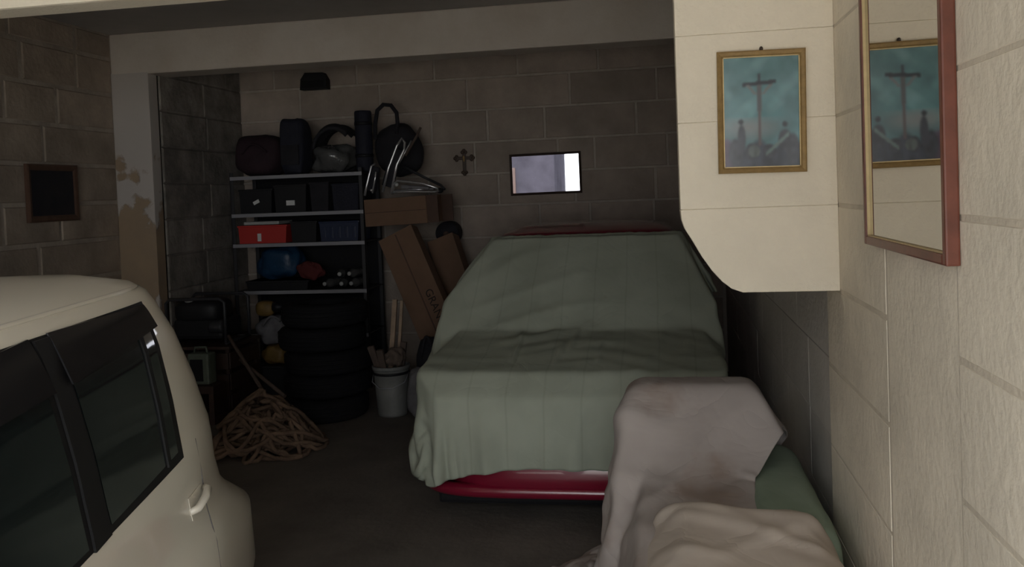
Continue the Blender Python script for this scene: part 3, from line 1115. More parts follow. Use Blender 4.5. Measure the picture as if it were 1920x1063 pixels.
def print_sheet(name, w, h, nx, ny, fn, m, parent, soft=2):
    """flat printed sheet in the local XZ plane, colours computed per vertex"""
    V, Fc, col = [], [], []
    for j in range(ny + 1):
        for i in range(nx + 1):
            u, v = i / nx, j / ny
            V.append(((u - .5) * w, 0, v * h))
            col.append((*fn(u, v), 1))
    A = np.array(col).reshape(ny + 1, nx + 1, 4)
    for _ in range(soft):
        B = np.pad(A, ((1, 1), (1, 1), (0, 0)), mode='edge')
        A = (B[:-2, 1:-1] + B[2:, 1:-1] + B[1:-1, :-2] + B[1:-1, 2:] + 2 * A) / 6
    col = A.reshape(-1, 4)
    for j in range(ny):
        for i in range(nx):
            k = j * (nx + 1) + i
            Fc.append((k, k + 1, k + nx + 2, k + nx + 1))
    me = mesh_from(V, Fc, name)
    at = me.color_attributes.new('print', 'FLOAT_COLOR', 'POINT')
    at.data.foreach_set('color', np.array(col, np.float32).ravel())
    me.materials.append(m)
    o = bpy.data.objects.new(name, me)
    C.objects.link(o)
    o.parent = parent
    return o


def frame_bars(parent, w, h, fw, d, m, name='frame', lip=.004, m_side=None):
    """four mitred bars in local XZ, front towards -Y"""
    out = []
    for k in range(4):
        a = [(-w / 2, 0), (w / 2, 0), (w / 2, h), (-w / 2, h)]
        b_ = [(-w / 2 + fw, fw), (w / 2 - fw, fw), (w / 2 - fw, h - fw), (-w / 2 + fw, h - fw)]
        k2 = (k + 1) % 4
        mid = lambda p, q, t: (p[0] + (q[0] - p[0]) * t, p[1] + (q[1] - p[1]) * t)
        prof = [(0, 0), (0, -d * .8), (.25, -d), (.7, -d * .82), (1, -d * .55), (1, 0)]
        P = np.zeros((2, len(prof), 3))
        for e, kk in enumerate((k, k2)):
            for i, (t, y) in enumerate(prof):
                q = mid(a[kk], b_[kk], t)
                P[e, i] = (q[0], y, q[1])
        mb = MB().grid(P, False)
        mb.f.append(tuple(range(len(prof))))
        mb.f.append(tuple(range(len(prof), 2 * len(prof))))
        mb.sm += [False, False]
        out.append(mb.build(name, m, parent))
    return out


def paint_cross(u, v):
    n = noise2(u, v * 1.4, 6, 1) * .6 + noise2(u, v * 1.4, 13, 2) * .4
    sky = np.array((.10, .24, .26)) * (1 - v) + np.array((.13, .23, .24)) * v
    c = sky * (.75 + .7 * n)
    c += np.array((.10, .13, .14)) * max(0, noise2(u + v * .8, v * 2 - u, 5, 3) - .5) * 1.6
    if v < .45:
        gl = math.exp(-((v - .36) / .09) ** 2) * (.5 + .5 * math.sin(u * 5))
        c = c * (1 - .6 * gl) + np.array((.42, .33, .32)) * .6 * gl
    gd = .22 + .05 * math.sin(u * 17) + .07 * noise2(u, 0, 9, 5)
    if v < gd:
        t = min(1, (gd - v) / .05)
        g = np.array((.055, .06, .085)) * (.7 + 1.1 * noise2(u, v, 15, 6))
        if u < .18:
            g = g + np.array((.12, .02, .05)) * (1 - u / .18)
        c = c * (1 - t) + g * t
    dk = np.array((.035, .035, .045))
    # cross
    if abs(u - .475) < .022 and .2 < v < .84:
        c = dk * 1.6 if v > .52 else np.array((.16, .11, .11))
    if abs(v - .755 - (u - .47) * .05) < .018 and .25 < u < .70:
        c = dk
    # pale figure against the cross
    if .50 < v < .74:
        arm = abs(u - .475) - (v - .62) * 1.25
        if v > .66 and abs(arm) < .022:
            c = np.array((.22, .21, .21))
        elif abs(u - .475) < .028:
            c = np.array((.13, .12, .125))
    # standing figures
    for fu, fv, rw, rh in ((.24, .26, .06, .15), (.80, .24, .10, .11), (.36, .15, .08, .08), (.60, .15, .10, .07), (.90, .16, .1, .16), (.16, .14, .1, .14)):
        r = ((u - fu) / rw) ** 2 + ((v - fv) / rh) ** 2
        if r < 1:
            k_ = min(1, (1 - r) * 2.5)
            c = c * (1 - k_) + k_ * dk * (1.0 + 1.6 * noise2(u, v, 20, 8))
    for fu, fv in ((.235, .415), (.80, .385)):
        if (u - fu) ** 2 / .0012 + (v - fv) ** 2 / .0007 < 1:
            c = dk
    if abs((v - .16) - (u - .62) * .6) < .018 and .55 < u < .85:
        c = np.array((.20, .27, .25))
    if (u - .40) ** 2 / .006 + (v - .15) ** 2 / .003 < 1:
        c = np.array((.15, .17, .16)) * (.6 + .8 * noise2(u, v, 24, 9))
    c = c * (.62 + .38 * min(1, v / .45)) * np.array((.82, .92, .95))
    return tuple(np.clip(c, 0, 1))


# religious print on the corbel (origin at its bottom centre)
pk = .272
pic = thing('cross_picture', 'gilt framed print of a crucifix under a blue-green sky on the cream corbel', 'picture')
frame_bars(pic, .272, .388, .019, .020, M['gold'])
sl = MB()
for a, b_ in (((-.119, -.012, .017), (-.115, -.002, .371)), ((.115, -.012, .017), (.119, -.002, .371)), ((-.119, -.012, .017), (.119, -.002, .021)), ((-.119, -.012, .367), (.119, -.002, .371))):
    sl.box(a, b_)
sl.build('gilt_slip', M['gold_pale'], pic)
ps = print_sheet('print', .238, .356, 84, 118, paint_cross, attr_mat('crucifix_print', .22), pic)
ps.location = (0, -.006, .016)
MB().lathe([(.003, 0), (.006, .004), (.006, .010), (.003, .014)], 10, 'Z', (.002, -.008, .386)).build('hanging_ring', M['dark_wood'], pic)
pic.rotation_euler = (0, R(.75), 0)
pic.location = (.3305, YC - .003, 1.73)

# tall mirror on the right wall
mir = thing('wall_mirror', 'tall mirror in a red-brown wooden frame on the right wall', 'mirror')
mw, mh, fw = .65, .96, .022
for nm, lo, hi in (('frame', (-mw / 2, -.027, 0), (-mw / 2 + fw, 0, mh)), ('frame', (mw / 2 - fw, -.027, 0), (mw / 2, 0, mh)),
                   ('frame', (-mw / 2 + fw, -.027, 0), (mw / 2 - fw, 0, fw)), ('frame', (-mw / 2 + fw, -.027, mh - fw), (mw / 2 - fw, 0, mh))):
    MB().box(lo, hi, .004).build(nm, M['mahogany'], mir)
sl = MB()
i0, i1, j0, j1 = -mw / 2 + fw, mw / 2 - fw, fw, mh - fw
for lo, hi in (((i0, -.023, j0), (i0 + .003, -.013, j1)), ((i1 - .003, -.023, j0), (i1, -.013, j1)), ((i0, -.023, j0), (i1, -.013, j0 + .003)), ((i0, -.023, j1 - .003), (i1, -.013, j1))):
    sl.box(lo, hi)
sl.build('gilt_slip', M['gold_pale'], mir)
MB().box((i0, -.016, j0), (i1, -.006, j1)).build('mirror_glass', M['mirror'], mir)
mir.rotation_euler = (0, 0, R(-90))
mir.location = (XR - .0005, 2.05, 1.527)

# dark picture on the left wall
lp = thing('dark_picture', 'dark picture in a brown wooden frame on the left wall', 'picture')
frame_bars(lp, .53, .415, .045, .03, M['mid_wood'])
MB().box((-.225, -.016, .04), (.225, -.006, .375)).build('canvas', M['dark_print'], lp)
lp.rotation_euler = (0, 0, R(90))
lp.location = (XL + .013, 5.575, 1.612)

# small mirror on the back wall
sm = thing('small_mirror', 'small landscape mirror in a thin dark frame on the back wall', 'mirror')
frame_bars(sm, .668, .385, .022, .022, M['dark_wood'])
MB().box((-.318, -.012, .018), (.318, -.006, .367)).build('mirror_glass', M['mirror_clear'], sm)
sm.rotation_euler = (0, R(-.4), 0)
sm.location = (-1.02, YB - .012, 1.665)

# small budded wooden cross
cr = thing('wooden_cross', 'small brown budded cross hung on the back wall', 'cross')
MB().box((-.016, -.02, .02), (.016, -.004, .20), .005).build('upright', M['bronze'], cr)
MB().box((-.07, -.021, .135), (.07, -.003, .165), .005).build('crossbar', M['bronze'], cr)
for cx_, cz_ in ((-.072, .15), (.072, .15), (0, .205), (0, .015)):
    mb = MB()
    for dx, dz in ((-.016, 0), (.016, 0), (0, .016), (0, -.016)):
        mb.ellip((cx_ + dx, -.012, cz_ + dz), (.017, .010, .017), 12, 8)
    mb.build('bud', M['bronze'], cr)
MB().ellip((0, -.022, .145), (.012, .008, .03), 10, 8).build('figure', M['gold'], cr)
cr.location = (-1.79, YB - .011, 1.885)

# black wall-mounted box
bx = thing('wall_box', 'small black box with sloping shoulders high on the back wall', 'box')
MB().prism([(-.135, 0), (.135, 0), (.135, .09), (.10, .155), (-.08, .16), (-.125, .10)], -.11, -.012).build('housing', M['black_plastic'], bx)
MB().box((-.06, -.014, .03), (.06, 0, .12)).build('wall_plate', M['black_steel'], bx)
MB().box((-.11, -.118, .015), (.11, -.108, .085), .003).build('front_panel', M['black_gloss'], bx)
bx.location = (-3.22, YB - .011, 2.755)

# ------------------------------------------------------------------ shelving rack and what stands on it
SX0, SX1, SY0, SY1 = -3.84, -2.575, 7.24, 7.72
rack = thing('shelving_rack', 'metal shelving rack with pale shelf edges against the back wall', 'shelf', (-3.2, 7.48, 0))
for px in (SX0, SX1 - .035):
    for py in (SY0, SY1 - .035):
        MB().box((px, py, 0), (px + .035, py + .004, 1.97)).box((px if px < -3 else px + .031, py, 0), ((px if px < -3 else px + .031) + .004, py + .035, 1.97)).build('post', M['black_steel'], rack)
SZ = [.10, .49, .885, 1.315, 1.59, 1.93]
for z in SZ:
    b_ = MB().box((SX0 + .005, SY0 + .005, z - .012), (SX1 - .005, SY1 - .005, z)).build('shelf', M['black_steel'], rack)
    MB().box((SX0 + .004, SY0 - .004, z - .03), (SX1 - .004, SY0 + .004, z + .002), .001).build('edge_strip', M['steel'], b_)

MB().box((SX0 + .002, SY1 - .003, .08), (SX1 - .002, SY1 + .001, 1.95)).build('dark_gap_sheet', M['black_matt'], rack)  # added black sheet that keeps the gaps between the boxes dark


def bag(name, label, c, r, m, e=.55, rot=None, lump=.05, seed=1, strap=None, cat='bag'):
    """soft bag; c = centre of its base"""
    t = thing(name, label, cat, c)
    MB().ellip((c[0], c[1], c[2] + r[2]), r, 28, 18, e, rot, lump, seed).build('body', m, t)
    if strap:
        MB().tube(strap, .012, 8).build('handle', m, t)
    return t


zt = 1.934
def arc(a, b_, h, n=12, dy=0.0):
    a, b_ = Vector(a), Vector(b_)
    return [a.lerp(b_, i / n) + Vector((0, dy * math.sin(math.pi * i / n), h * math.sin(math.pi * i / n))) for i in range(n + 1)]


bag('holdall', 'low rounded black holdall at the left end on top of the rack', (-3.615, 7.46, zt), (.215, .2, .19), M['plum_fabric'], .6, seed=2,
    strap=arc((-3.72, 7.27, 2.14), (-3.48, 7.27, 2.14), .08, dy=-.03))
t = bag('upright_bag', 'tall upright black bag next to the rounded holdall on top of the rack', (-3.265, 7.42, zt), (.115, .13, .255), M['navy_fabric'], .4, seed=3)
MB().box((-3.35, 7.275, 2.02), (-3.18, 7.29, 2.2), .006).build('pocket', M['black_fabric'], t)
t = bag('crumpled_bag', 'dark crumpled bag with a drooping flap in the middle of the rack top', (-2.91, 7.47, zt), (.20, .18, .13), M['clear_plastic'], .75, lump=.12, seed=4)
Pf = np.zeros((10, 16, 3))
for i in range(10):
    for j in range(16):
        a = math.pi * (.05 + .72 * j / 15)
        Pf[i, j] = (-2.88 - .20 * math.cos(a) * (1.0 - .0 * i), 7.32 + .3 * i / 9, 2.14 + .225 * math.sin(a) - .02 * math.cos(i * 1.3))
mb = MB().grid(Pf)
fo = mb.build('flap', M['black_fabric'], t)
so = fo.modifiers.new('thickness', 'SOLIDIFY')
so.thickness = .03
t = thing('rolled_mat', 'black rolled mat standing upright on the right of the rack top', 'mat', (-2.615, 7.44, zt))
MB().lathe([(.02, 0), (.072, 0), (.078, .02), (.078, .535), (.072, .55), (.045, .553), (.04, .535), (.01, .53)], 24, 'Z', (-2.615, 7.44, zt)).build('roll', M['navy_fabric'], t)
for z in (.13, .42):
    MB().lathe([(.079, z), (.082, z), (.082, z + .03), (.079, z + .03)], 24, 'Z', (-2.615, 7.44, zt), closed=True).build('tie', M['black_plastic'], t)
t = thing('tote_bag', 'round black tote bag with a large looped handle, above the cardboard box', 'bag', (-2.36, 7.5, 1.86))
MB().ellip((-2.31, 7.53, 2.12), (.21, .12, .24), 28, 18, .8, (0, R(-18), 0), .05, 6).build('body', M['black_fabric'], t)
MB().tube([(-2.50, 7.42, 2.22), (-2.495, 7.42, 2.36), (-2.47, 7.42, 2.48), (-2.41, 7.42, 2.53), (-2.34, 7.42, 2.52), (-2.29, 7.42, 2.45), (-2.285, 7.42, 2.36), (-2.30, 7.42, 2.26)], .019, 10).build('handle', M['black_fabric'], t)


# crates on the shelves
def crate(name, label, lo, hi, m, lid=None, labelbox=None, cat='box', rim=True):
    t = thing(name, label, cat, ((lo[0] + hi[0]) / 2, (lo[1] + hi[1]) / 2, lo[2]))
    ix = .012
    x0, y0, z0 = lo
    x1, y1, z1 = hi
    MB().prism([(x0 + ix, z0), (x1 - ix, z0), (x1, z1), (x0, z1)], y0, y1).build('body', m, t)
    if rim:
        MB().box((x0 - .006, y0 - .006, z1 - .018), (x1 + .006, y1 + .006, z1), .004).build('rim', m, t)
    if lid:
        MB().box((x0 + .06, y0 - .004, z1 + .004), (x1 - .07, y1 - .05, z1 + .034), .006).build('lid', lid, t)
    if labelbox:
        a, b_, ang = labelbox
        MB().box((a[0], y0 - .012, a[1]), (b_[0], y0 - .004, b_[1]), 0, (0, R(ang), 0)).build('label_sticker', M['white_label'], t)
    return t


z = 1.594
crate('storage_box', 'black storage box with a tilted white sticker, second shelf from top', (-3.77, 7.27, z), (-3.45, 7.62, z + .22), M['black_plastic'], None, ((-3.63, 1.68), (-3.57, 1.71), -25))
crate('storage_box', 'black storage box with a level white sticker, second shelf from top', (-3.43, 7.27, z), (-3.12, 7.62, z + .25), M['black_plastic'], None, ((-3.31, 1.655), (-3.23, 1.70), 0))
crate('storage_box', 'plain dark box just left of the right post, second shelf from top', (-2.88, 7.28, z), (-2.63, 7.62, z + .24), M['navy_fabric'])
crate('storage_box', 'narrow plain dark box between the stickered box and the right box, second shelf from top', (-3.09, 7.28, z), (-2.91, 7.62, z + .26), M['black_fabric'])
z = 1.319
rb = crate('red_box', 'bright red plastic box with a white lid on the third shelf', (-3.79, 7.26, z), (-3.32, 7.6, z + .165), M['red_plastic'], M['white_plastic'])
MB().box((-3.60, 7.252, z + .02), (-3.565, 7.259, z + .09)).build('sticker', M['white_label'], rb)
crate('storage_box', 'black box between the red box and the navy box, third shelf', (-3.29, 7.28, z), (-3.04, 7.6, z + .19), M['black_plastic'])
nb = crate('navy_box', 'navy blue plastic box at the right end of the third shelf', (-3.01, 7.27, z), (-2.64, 7.6, z + .18), M['navy_plastic'])
for k in range(5):
    MB().box((-2.98 + k * .07, 7.262, z + .03), (-2.95 + k * .07, 7.272, z + .13), .003).build('rib', M['navy_plastic'], nb)
z = .889
bag('blue_bag', 'bulging blue plastic bag on the fourth shelf of the rack', (-3.47, 7.44, z + .094), (.21, .12, .145), M['blue_plastic'], .7, (0, R(-8), 0), .10, 9)
crate('tray', 'shallow black tray under the blue bag on the fourth shelf', (-3.74, 7.27, z), (-3.14, 7.6, z + .085), M['black_plastic'], cat='tray')
bag('red_cloth_bundle', 'dull red cloth bundle beside the blue bag on the fourth shelf', (-3.13, 7.31, z + .088), (.12, .055, .08), M['red_cloth'], .9, (0, R(14), 0), .14, 10, cat='cloth')
for k, (px, pz, ln, an) in enumerate(((-2.97, z + .044, .26, -12), (-2.85, z + .044, .28, 8), (-2.73, z + .044, .26, -6), (-2.87, z + .131, .28, 10), (-2.75, z + .131, .22, -8))):
    t = thing('plastic_bottle', ['clear crumpled plastic bottle lying leftmost at the right end of the fourth shelf', 'clear plastic bottle in the middle of the pile on the fourth shelf',
              'clear plastic bottle lying against the right post, fourth shelf', 'clear plastic bottle on top of the pile, fourth shelf', 'short clear plastic bottle on top beside the right post, fourth shelf'][k], 'bottle', (px, 7.42, z), 'plastic bottles on the fourth shelf')
    M0 = Matrix.Translation((px, 7.42, pz)) @ Matrix.Rotation(R(an), 4, 'Z') @ Matrix.Rotation(R(90), 4, 'X')
    mb = MB().lathe([(.01, -ln / 2), (.038, -ln / 2), (.042, -ln * .4), (.038, -.02), (.042, .03), (.04, ln * .25), (.018, ln * .4), (.016, ln * .46)], 14)
    mb.v = [tuple(M0 @ Vector(v)) for v in mb.v]
    mb.build('body', M['clear_plastic'], t)
    mb = MB().lathe([(.0175, ln * .45), (.0185, ln * .45), (.0185, ln * .5), (.01, ln * .5)], 12)
    mb.v = [tuple(M0 @ Vector(v)) for v in mb.v]
    mb.build('cap', M['white_plastic'], t)

# ------------------------------------------------------------------ cardboard and folding chairs
def tilted_box(t, c_bot, axis_top, w, d, m, lip=None, name='body'):
    """long carton whose axis runs from the base centre to the top centre"""
    a, b_ = Vector(c_bot), Vector(axis_top)
    ax = (b_ - a).normalized()
    ln = (b_ - a).length
    sx = Vector((0, 1, 0)).cross(ax).normalized()
    sy = ax.cross(sx).normalized()
    Mx = Matrix((sx, sy, ax)).transposed().to_4x4()
    mb = MB().box((-w / 2, -d / 2, 0), (w / 2, d / 2, ln), .006)
    Mx = Matrix.Translation(a) @ Mx
    mb.v = [tuple(Mx @ Vector(v)) for v in mb.v]
    mb.build(name, m, t)
    return Mx, ln


lb = thing('tall_carton', 'tall brown carton with dark lettering leaning against the rack', 'box', (-1.66, 6.85, 0))
Mx, ln = tilted_box(lb, (-1.62, 6.82, .07), (-2.225, 7.1, 1.375), .325, .16, M['card'])
mb = MB()
for a0, a1 in ((-.002, .002),):
    mb.box((a0 - .004, -.0815, .02), (a1 + .004, -.0795, ln - .02))
mb.v = [tuple(Mx @ Vector(v)) for v in mb.v]
mb.build('flap_seam', M['card_dark'], lb)
fc = bpy.data.curves.new('lettering', 'FONT')
fc.body = 'GRANCO'
fc.size = .095
fc.extrude = .0008
fc.align_x = 'CENTER'
ft = bpy.data.objects.new('lettering', fc)
C.objects.link(ft)
bpy.context.view_layer.update()
tm = bpy.data.meshes.new_from_object(ft.evaluated_get(bpy.context.evaluated_depsgraph_get()))
bpy.data.objects.remove(ft)
tm.materials.clear()
tm.materials.append(M['ink'])
to = bpy.data.objects.new('lettering', tm)
C.objects.link(to)
to.parent = lb
to.matrix_parent_inverse = lb.matrix_basis.inverted() if False else Matrix.Translation(-Vector(lb.location))
to.matrix_basis = Mx @ Matrix.Translation((.045, -.082, ln * .47)) @ Matrix.Rotation(R(90), 4, 'X') @ Matrix.Rotation(R(-90), 4, 'Z')

lb2 = thing('leaning_carton', 'slimmer brown carton leaning behind the tall lettered one', 'box', (-1.45, 7.3, 0))
tilted_box(lb2, (-1.49, 7.22, .06), (-1.93, 7.5, 1.30), .25, .2, M['card'])
t = thing('black_roll', 'black roll sticking up behind the tall carton', 'roll', (-1.95, 7.6, .99))
MB().lathe([(.03, -.1), (.10, -.1), (.11, -.08), (.11, .08), (.10, .1), (.03, .1), (.025, .06), (.025, -.06)], 26, 'Y', (-1.925, 7.72, 1.34)).build('roll', M['black_fabric'], t)
MB().lathe([(.005, -.14), (.022, -.14), (.022, .12), (.005, .12)], 14, 'Y', (-1.925, 7.72, 1.34)).build('core', M['card_dark'], t)

cb = thing('cardboard_box', 'open-ended cardboard box lying on top of the tall carton', 'box', (-2.2, 7.25, 1.43))
Mc = Matrix.Translation((-2.2, 7.22, 1.572)) @ Matrix.Rotation(R(-2), 4, 'Y') @ Matrix.Rotation(R(-9), 4, 'Z')
mb = MB().box((-.295, -.17, -.118), (.295, .17, .118), .005)
mb.v = [tuple(Mc @ Vector(v)) for v in mb.v]
mb.build('body', M['card'], cb)
for fy in (-.165, .155):
    mb = MB().box((.296, fy, -.116), (.40, fy + .01, .116))
    mb.v = [tuple(Mc @ Vector(v)) for v in mb.v]
    mb.build('flap', M['card_dark'], cb)
mb = MB().box((-.29, -.1725, -.003), (.29, -.1705, .003))
mb.v = [tuple(Mc @ Vector(v)) for v in mb.v]
mb.build('crease', M['card_dark'], cb)


def u_tube(t, pts, r=.010, m=None, name='tube_frame'):
    MB().tube(pts, r, 8).build(name, m or M['chrome'], t)


fc1 = thing('folding_chair', 'folded chrome tube chair lying on the cardboard box', 'chair', (-2.05, 7.15, 1.70))
u_tube(fc1, [(-2.26, 7.10, 1.72), (-2.24, 7.08, 1.80), (-2.20, 7.07, 1.835), (-1.97, 7.05, 1.80), (-1.85, 7.05, 1.755), (-1.84, 7.08, 1.735), (-1.88, 7.1, 1.725), (-2.10, 7.1, 1.735), (-2.25, 7.1, 1.735)], .010)
u_tube(fc1, [(-2.20, 7.26, 1.96), (-2.02, 7.26, 1.86), (-1.86, 7.24, 1.78), (-1.82, 7.2, 1.745)], .012, M['black_steel'], 'back_rail')
u_tube(fc1, [(-2.25, 7.14, 1.75), (-1.9, 7.12, 1.752)], .008)
MB().box((-2.18, 7.09, 1.755), (-1.93, 7.3, 1.785), .008, (0, R(5), 0)).build('seat', M['grey_sack'], fc1)
MB().ellip((-2.205, 7.05, 1.80), (.020, .016, .018), 12, 8).build('hinge_cap', M['white_plastic'], fc1)
MB().ellip((-1.835, 7.10, 1.735), (.03, .022, .022), 12, 8).build('rubber_foot', M['black_matt'], fc1)
fc2 = thing('folding_chair', 'folded chrome chair standing tilted against the tote bag', 'chair', (-2.3, 7.2, 1.70))
u_tube(fc2, [(-2.28, 7.12, 1.72), (-2.22, 7.13, 1.97), (-2.15, 7.14, 2.10), (-2.145, 7.15, 2.16), (-2.17, 7.16, 2.20), (-2.22, 7.16, 2.14), (-2.30, 7.15, 1.95), (-2.36, 7.14, 1.74)], .011)
u_tube(fc2, [(-2.16, 7.2, 2.05), (-2.06, 7.2, 2.20), (-2.01, 7.2, 2.29)], .012, M['brown_wood'], 'arm_rest')
u_tube(fc2, [(-2.24, 7.2, 1.95), (-2.10, 7.2, 2.18)], .007)
MB().box((-2.33, 7.17, 1.78), (-2.23, 7.22, 2.12), .01, (0, R(18), 0)).build('seat', M['black_fabric'], fc2)
fc3 = thing('folding_stool', 'folded stool of short chrome tubes at the right end of the rack', 'stool', (-2.45, 7.15, 1.70))
u_tube(fc3, [(-2.52, 7.13, 1.715), (-2.50, 7.13, 1.80), (-2.45, 7.13, 1.97), (-2.42, 7.15, 1.99)], .011)
u_tube(fc3, [(-2.44, 7.10, 1.735), (-2.41, 7.10, 1.86), (-2.40, 7.10, 1.92)], .008)
MB().box((-2.50, 7.16, 1.75), (-2.41, 7.2, 1.97), .01, (0, R(14), 0)).build('seat', M['black_fabric'], fc3)
MB().ellip((-2.44, 7.08, 1.76), (.012, .012, .012), 10, 8).build('hinge_cap', M['chrome'], fc3)

# ------------------------------------------------------------------ floor clutter
# stack of tyres
tyre = thing('tyre', 'black tyre at the bottom of the stack below the rack', 'tyre', (0, 0, 0), 'stacked tyres')
r, wd = .335, .178
MB().lathe([(r * .60, .02), (r * .64, .004), (r * .82, 0), (r * .94, .012), (r * .985, .03), (r, .05), (r, wd - .05), (r * .985, wd - .03), (r * .94, wd - .012), (r * .82, wd), (r * .64, wd - .004), (r * .60, wd - .02)],
           44, closed=True).build('sidewall', M['tyre'], tyre)
for z in (.055, .088, .121):
    MB().lathe([(r - .004, z), (r + .004, z), (r + .004, z + .022), (r - .004, z + .022)], 44, closed=True).build('tread_rib', M['tyre'], tyre)
lbs = ['black tyre at the bottom of the stack below the rack', 'second black tyre from the floor in the stack', 'middle black tyre of the stack below the rack',
       'second black tyre from the top of the stack', 'topmost black tyre of the stack below the rack']
for k in range(5):
    o = tyre if k == 0 else copy_tree(tyre)
    o['label'] = lbs[k]
    o.location = (-2.61 + .018 * ((k * 7) % 3 - 1), 6.33 + .015 * ((k * 5) % 3 - 1), .002 + k * (wd + .002))

# bucket with sticks and scraps
bk = thing('bucket', 'grimy white plastic bucket full of scraps beside the tyres', 'bucket', (-2.09, 6.36, 0))
cx_, cy_ = -2.095, 6.36
MB().lathe([(.005, .002), (.112, .002), (.116, .02), (.138, .385), (.132, .385), (.110, .03), (.005, .025)], 32, 'Z', (cx_, cy_, 0)).build('pail', M['bucket_white'], bk)
MB().lathe([(.136, .36), (.147, .362), (.149, .39), (.136, .392)], 32, 'Z', (cx_, cy_, 0), closed=True).build('rim', M['bucket_white'], bk)
MB().lathe([(.137, .325), (.142, .325), (.142, .345), (.138, .345)], 32, 'Z', (cx_, cy_, 0), closed=True).build('band', M['black_plastic'], bk)
MB().tube([(cx_ - .143, cy_, .33), (cx_ - .13, cy_ - .08, .27), (cx_ - .05, cy_ - .145, .235), (cx_ + .05, cy_ - .145, .235), (cx_ + .13, cy_ - .08, .27), (cx_ + .143, cy_, .33)], .004, 6).build('handle', M['steel'], bk)
o = MB().box((-.018, -.012, 0), (.018, .012, .84)).build('wooden_lath', M['wood'])
tag(o, 'wider pale wooden lath standing in the bucket', 'stick', 'laths in the bucket')
o.location = (-2.15, 6.42, .05)
o.rotation_euler = (R(-4), R(5), 0)
o = MB().box((-.011, -.012, 0), (.011, .012, .83)).build('wooden_lath', M['wood'])
tag(o, 'narrower pale wooden lath standing in the bucket', 'stick', 'laths in the bucket')
o.location = (-2.085, 6.42, .05)
o.rotation_euler = (R(-4), R(4.5), 0)
for k, (dx, dy, ln_, ax, ay, lab) in enumerate(((-.085, -.04, .20, 12, -14, 'brown wood offcut leaning out on the left of the bucket'), (-.03, -.085, .17, 10, -6, 'short brown wood offcut at the front of the bucket'),
                                               (.07, .04, .20, -4, 7, 'brown wood offcut on the right of the bucket'))):
    o = MB().box((-.025, -.014, -.04), (.025, .014, ln_), .003).build('wood_offcut', M['brown_wood'])
    tag(o, lab, 'wood', 'offcuts in the bucket')
    o.location = (cx_ + dx, cy_ + dy, .36)
    o.rotation_euler = (R(ax), R(ay), 0)
bag('rag', 'crumpled brown rag stuffed into the bucket top', (cx_ + .055, cy_ - .055, .394), (.075, .06, .07), M['brown_rag'], .9, None, .18, 14, cat='rag')
bag('dark_pouch', 'dark pouch with a pale loop behind the bucket, against the carton', (-1.80, 6.5, .0), (.11, .10, .29), M['black_fabric'], .6, None, .08, 15,
    strap=arc((-1.86, 6.40, .44), (-1.76, 6.40, .44), .16))
bag('grey_sack', 'pale grey sack standing between the bucket and the car cover', (-1.83, 6.28, 0), (.10, .09, .19), M['grey_sack'], .7, None, .1, 16, cat='sack')

# tangled rope heap
pts = []
rg = np.random.default_rng(21)
cx_, cy_ = -2.73, 5.46
th_ = 0
for k in range(1500):
    th_ += .17 + .12 * math.sin(k * .013)
    rad = (.10 + .22 * (0.5 + .5 * math.sin(k * .031 + 1.2 * math.sin(k * .0071)))) * (1 + .12 * math.sin(k * .21))
    wob = .05 * math.sin(k * .47) + .04 * math.sin(k * .83 + 1)
    x = cx_ + (rad + wob) * math.cos(th_) + .10 * math.sin(k * .009)
    y = cy_ + (rad + wob) * .85 * math.sin(th_) + .08 * math.sin(k * .0127)
    d = math.hypot(x - cx_, (y - cy_) / .85)
    dome = max(0, .37 * (1 - (d / .42) ** 1.6))
    z = .014 + max(0, dome * (.55 + .45 * math.sin(k * .057)) + .02 * math.sin(k * .39))
    pts.append((x, y, max(.014, z)))
rp = MB().tube(pts, .0145, 6).build('rope', M['rope'])
tag(rp, 'tangled heap of beige rope on the floor beside the white car', 'rope')
for k, (a, b_, lab) in enumerate((((-2.84, 5.70, .33), (-3.28, 6.05, .68), 'upper of the two thin poles propped on the rope heap'), ((-2.66, 5.66, .31), (-3.13, 5.93, .52), 'lower of the two thin poles propped on the rope heap'))):
    o = MB().tube([a, b_], .014, 8).build('pole', M['brown_wood'])
    tag(o, lab, 'pole', 'poles by the rope heap')

# dark machine on a crate by the left wall
st_ = thing('wooden_crate', 'dark slatted crate under the black machine by the left wall', 'crate', (-3.68, 6.55, 0))
for z in (.03, .2, .37):
    MB().box((-3.98, 6.28, z), (-3.42, 6.30, z + .13), .004).build('slat', M['dark_wood'], st_)
    MB().box((-3.98, 6.80, z), (-3.42, 6.82, z + .13), .004).build('slat', M['dark_wood'], st_)
    MB().box((-3.43, 6.30, z), (-3.41, 6.80, z + .13), .004).build('slat', M['dark_wood'], st_)
for px in (-3.98, -3.45):
    for py in (6.30, 6.77):
        MB().box((px, py, 0), (px + .03, py + .03, .55)).build('corner_post', M['dark_wood'], st_)
MB().box((-3.99, 6.27, .53), (-3.40, 6.83, .555), .004).build('top_board', M['dark_wood'], st_)
ge = thing('generator', 'black tube-framed machine with a pale highlight disc by the left wall', 'machine', (-3.70, 6.5, .556))
MB().box((-3.93, 6.36, .60), (-3.50, 6.70, .76), .03).build('engine', M['black_plastic'], ge)
MB().ellip((-3.74, 6.52, .82), (.21, .17, .10), 26, 16, .55).build('tank', M['black_plastic'], ge)
MB().lathe([(.01, 0), (.045, 0), (.048, .02), (.035, .032), (.005, .034)], 20, 'Z', (-3.80, 6.42, .90)).build('highlight_disc', M['white_plastic'], ge)  # pale disc added in place of the soft highlight on the housing
MB().lathe([(.01, -.06), (.05, -.06), (.055, -.04), (.055, .04), (.05, .06), (.01, .06)], 18, 'X', (-3.55, 6.38, .70)).build('muffler', M['black_steel'], ge)
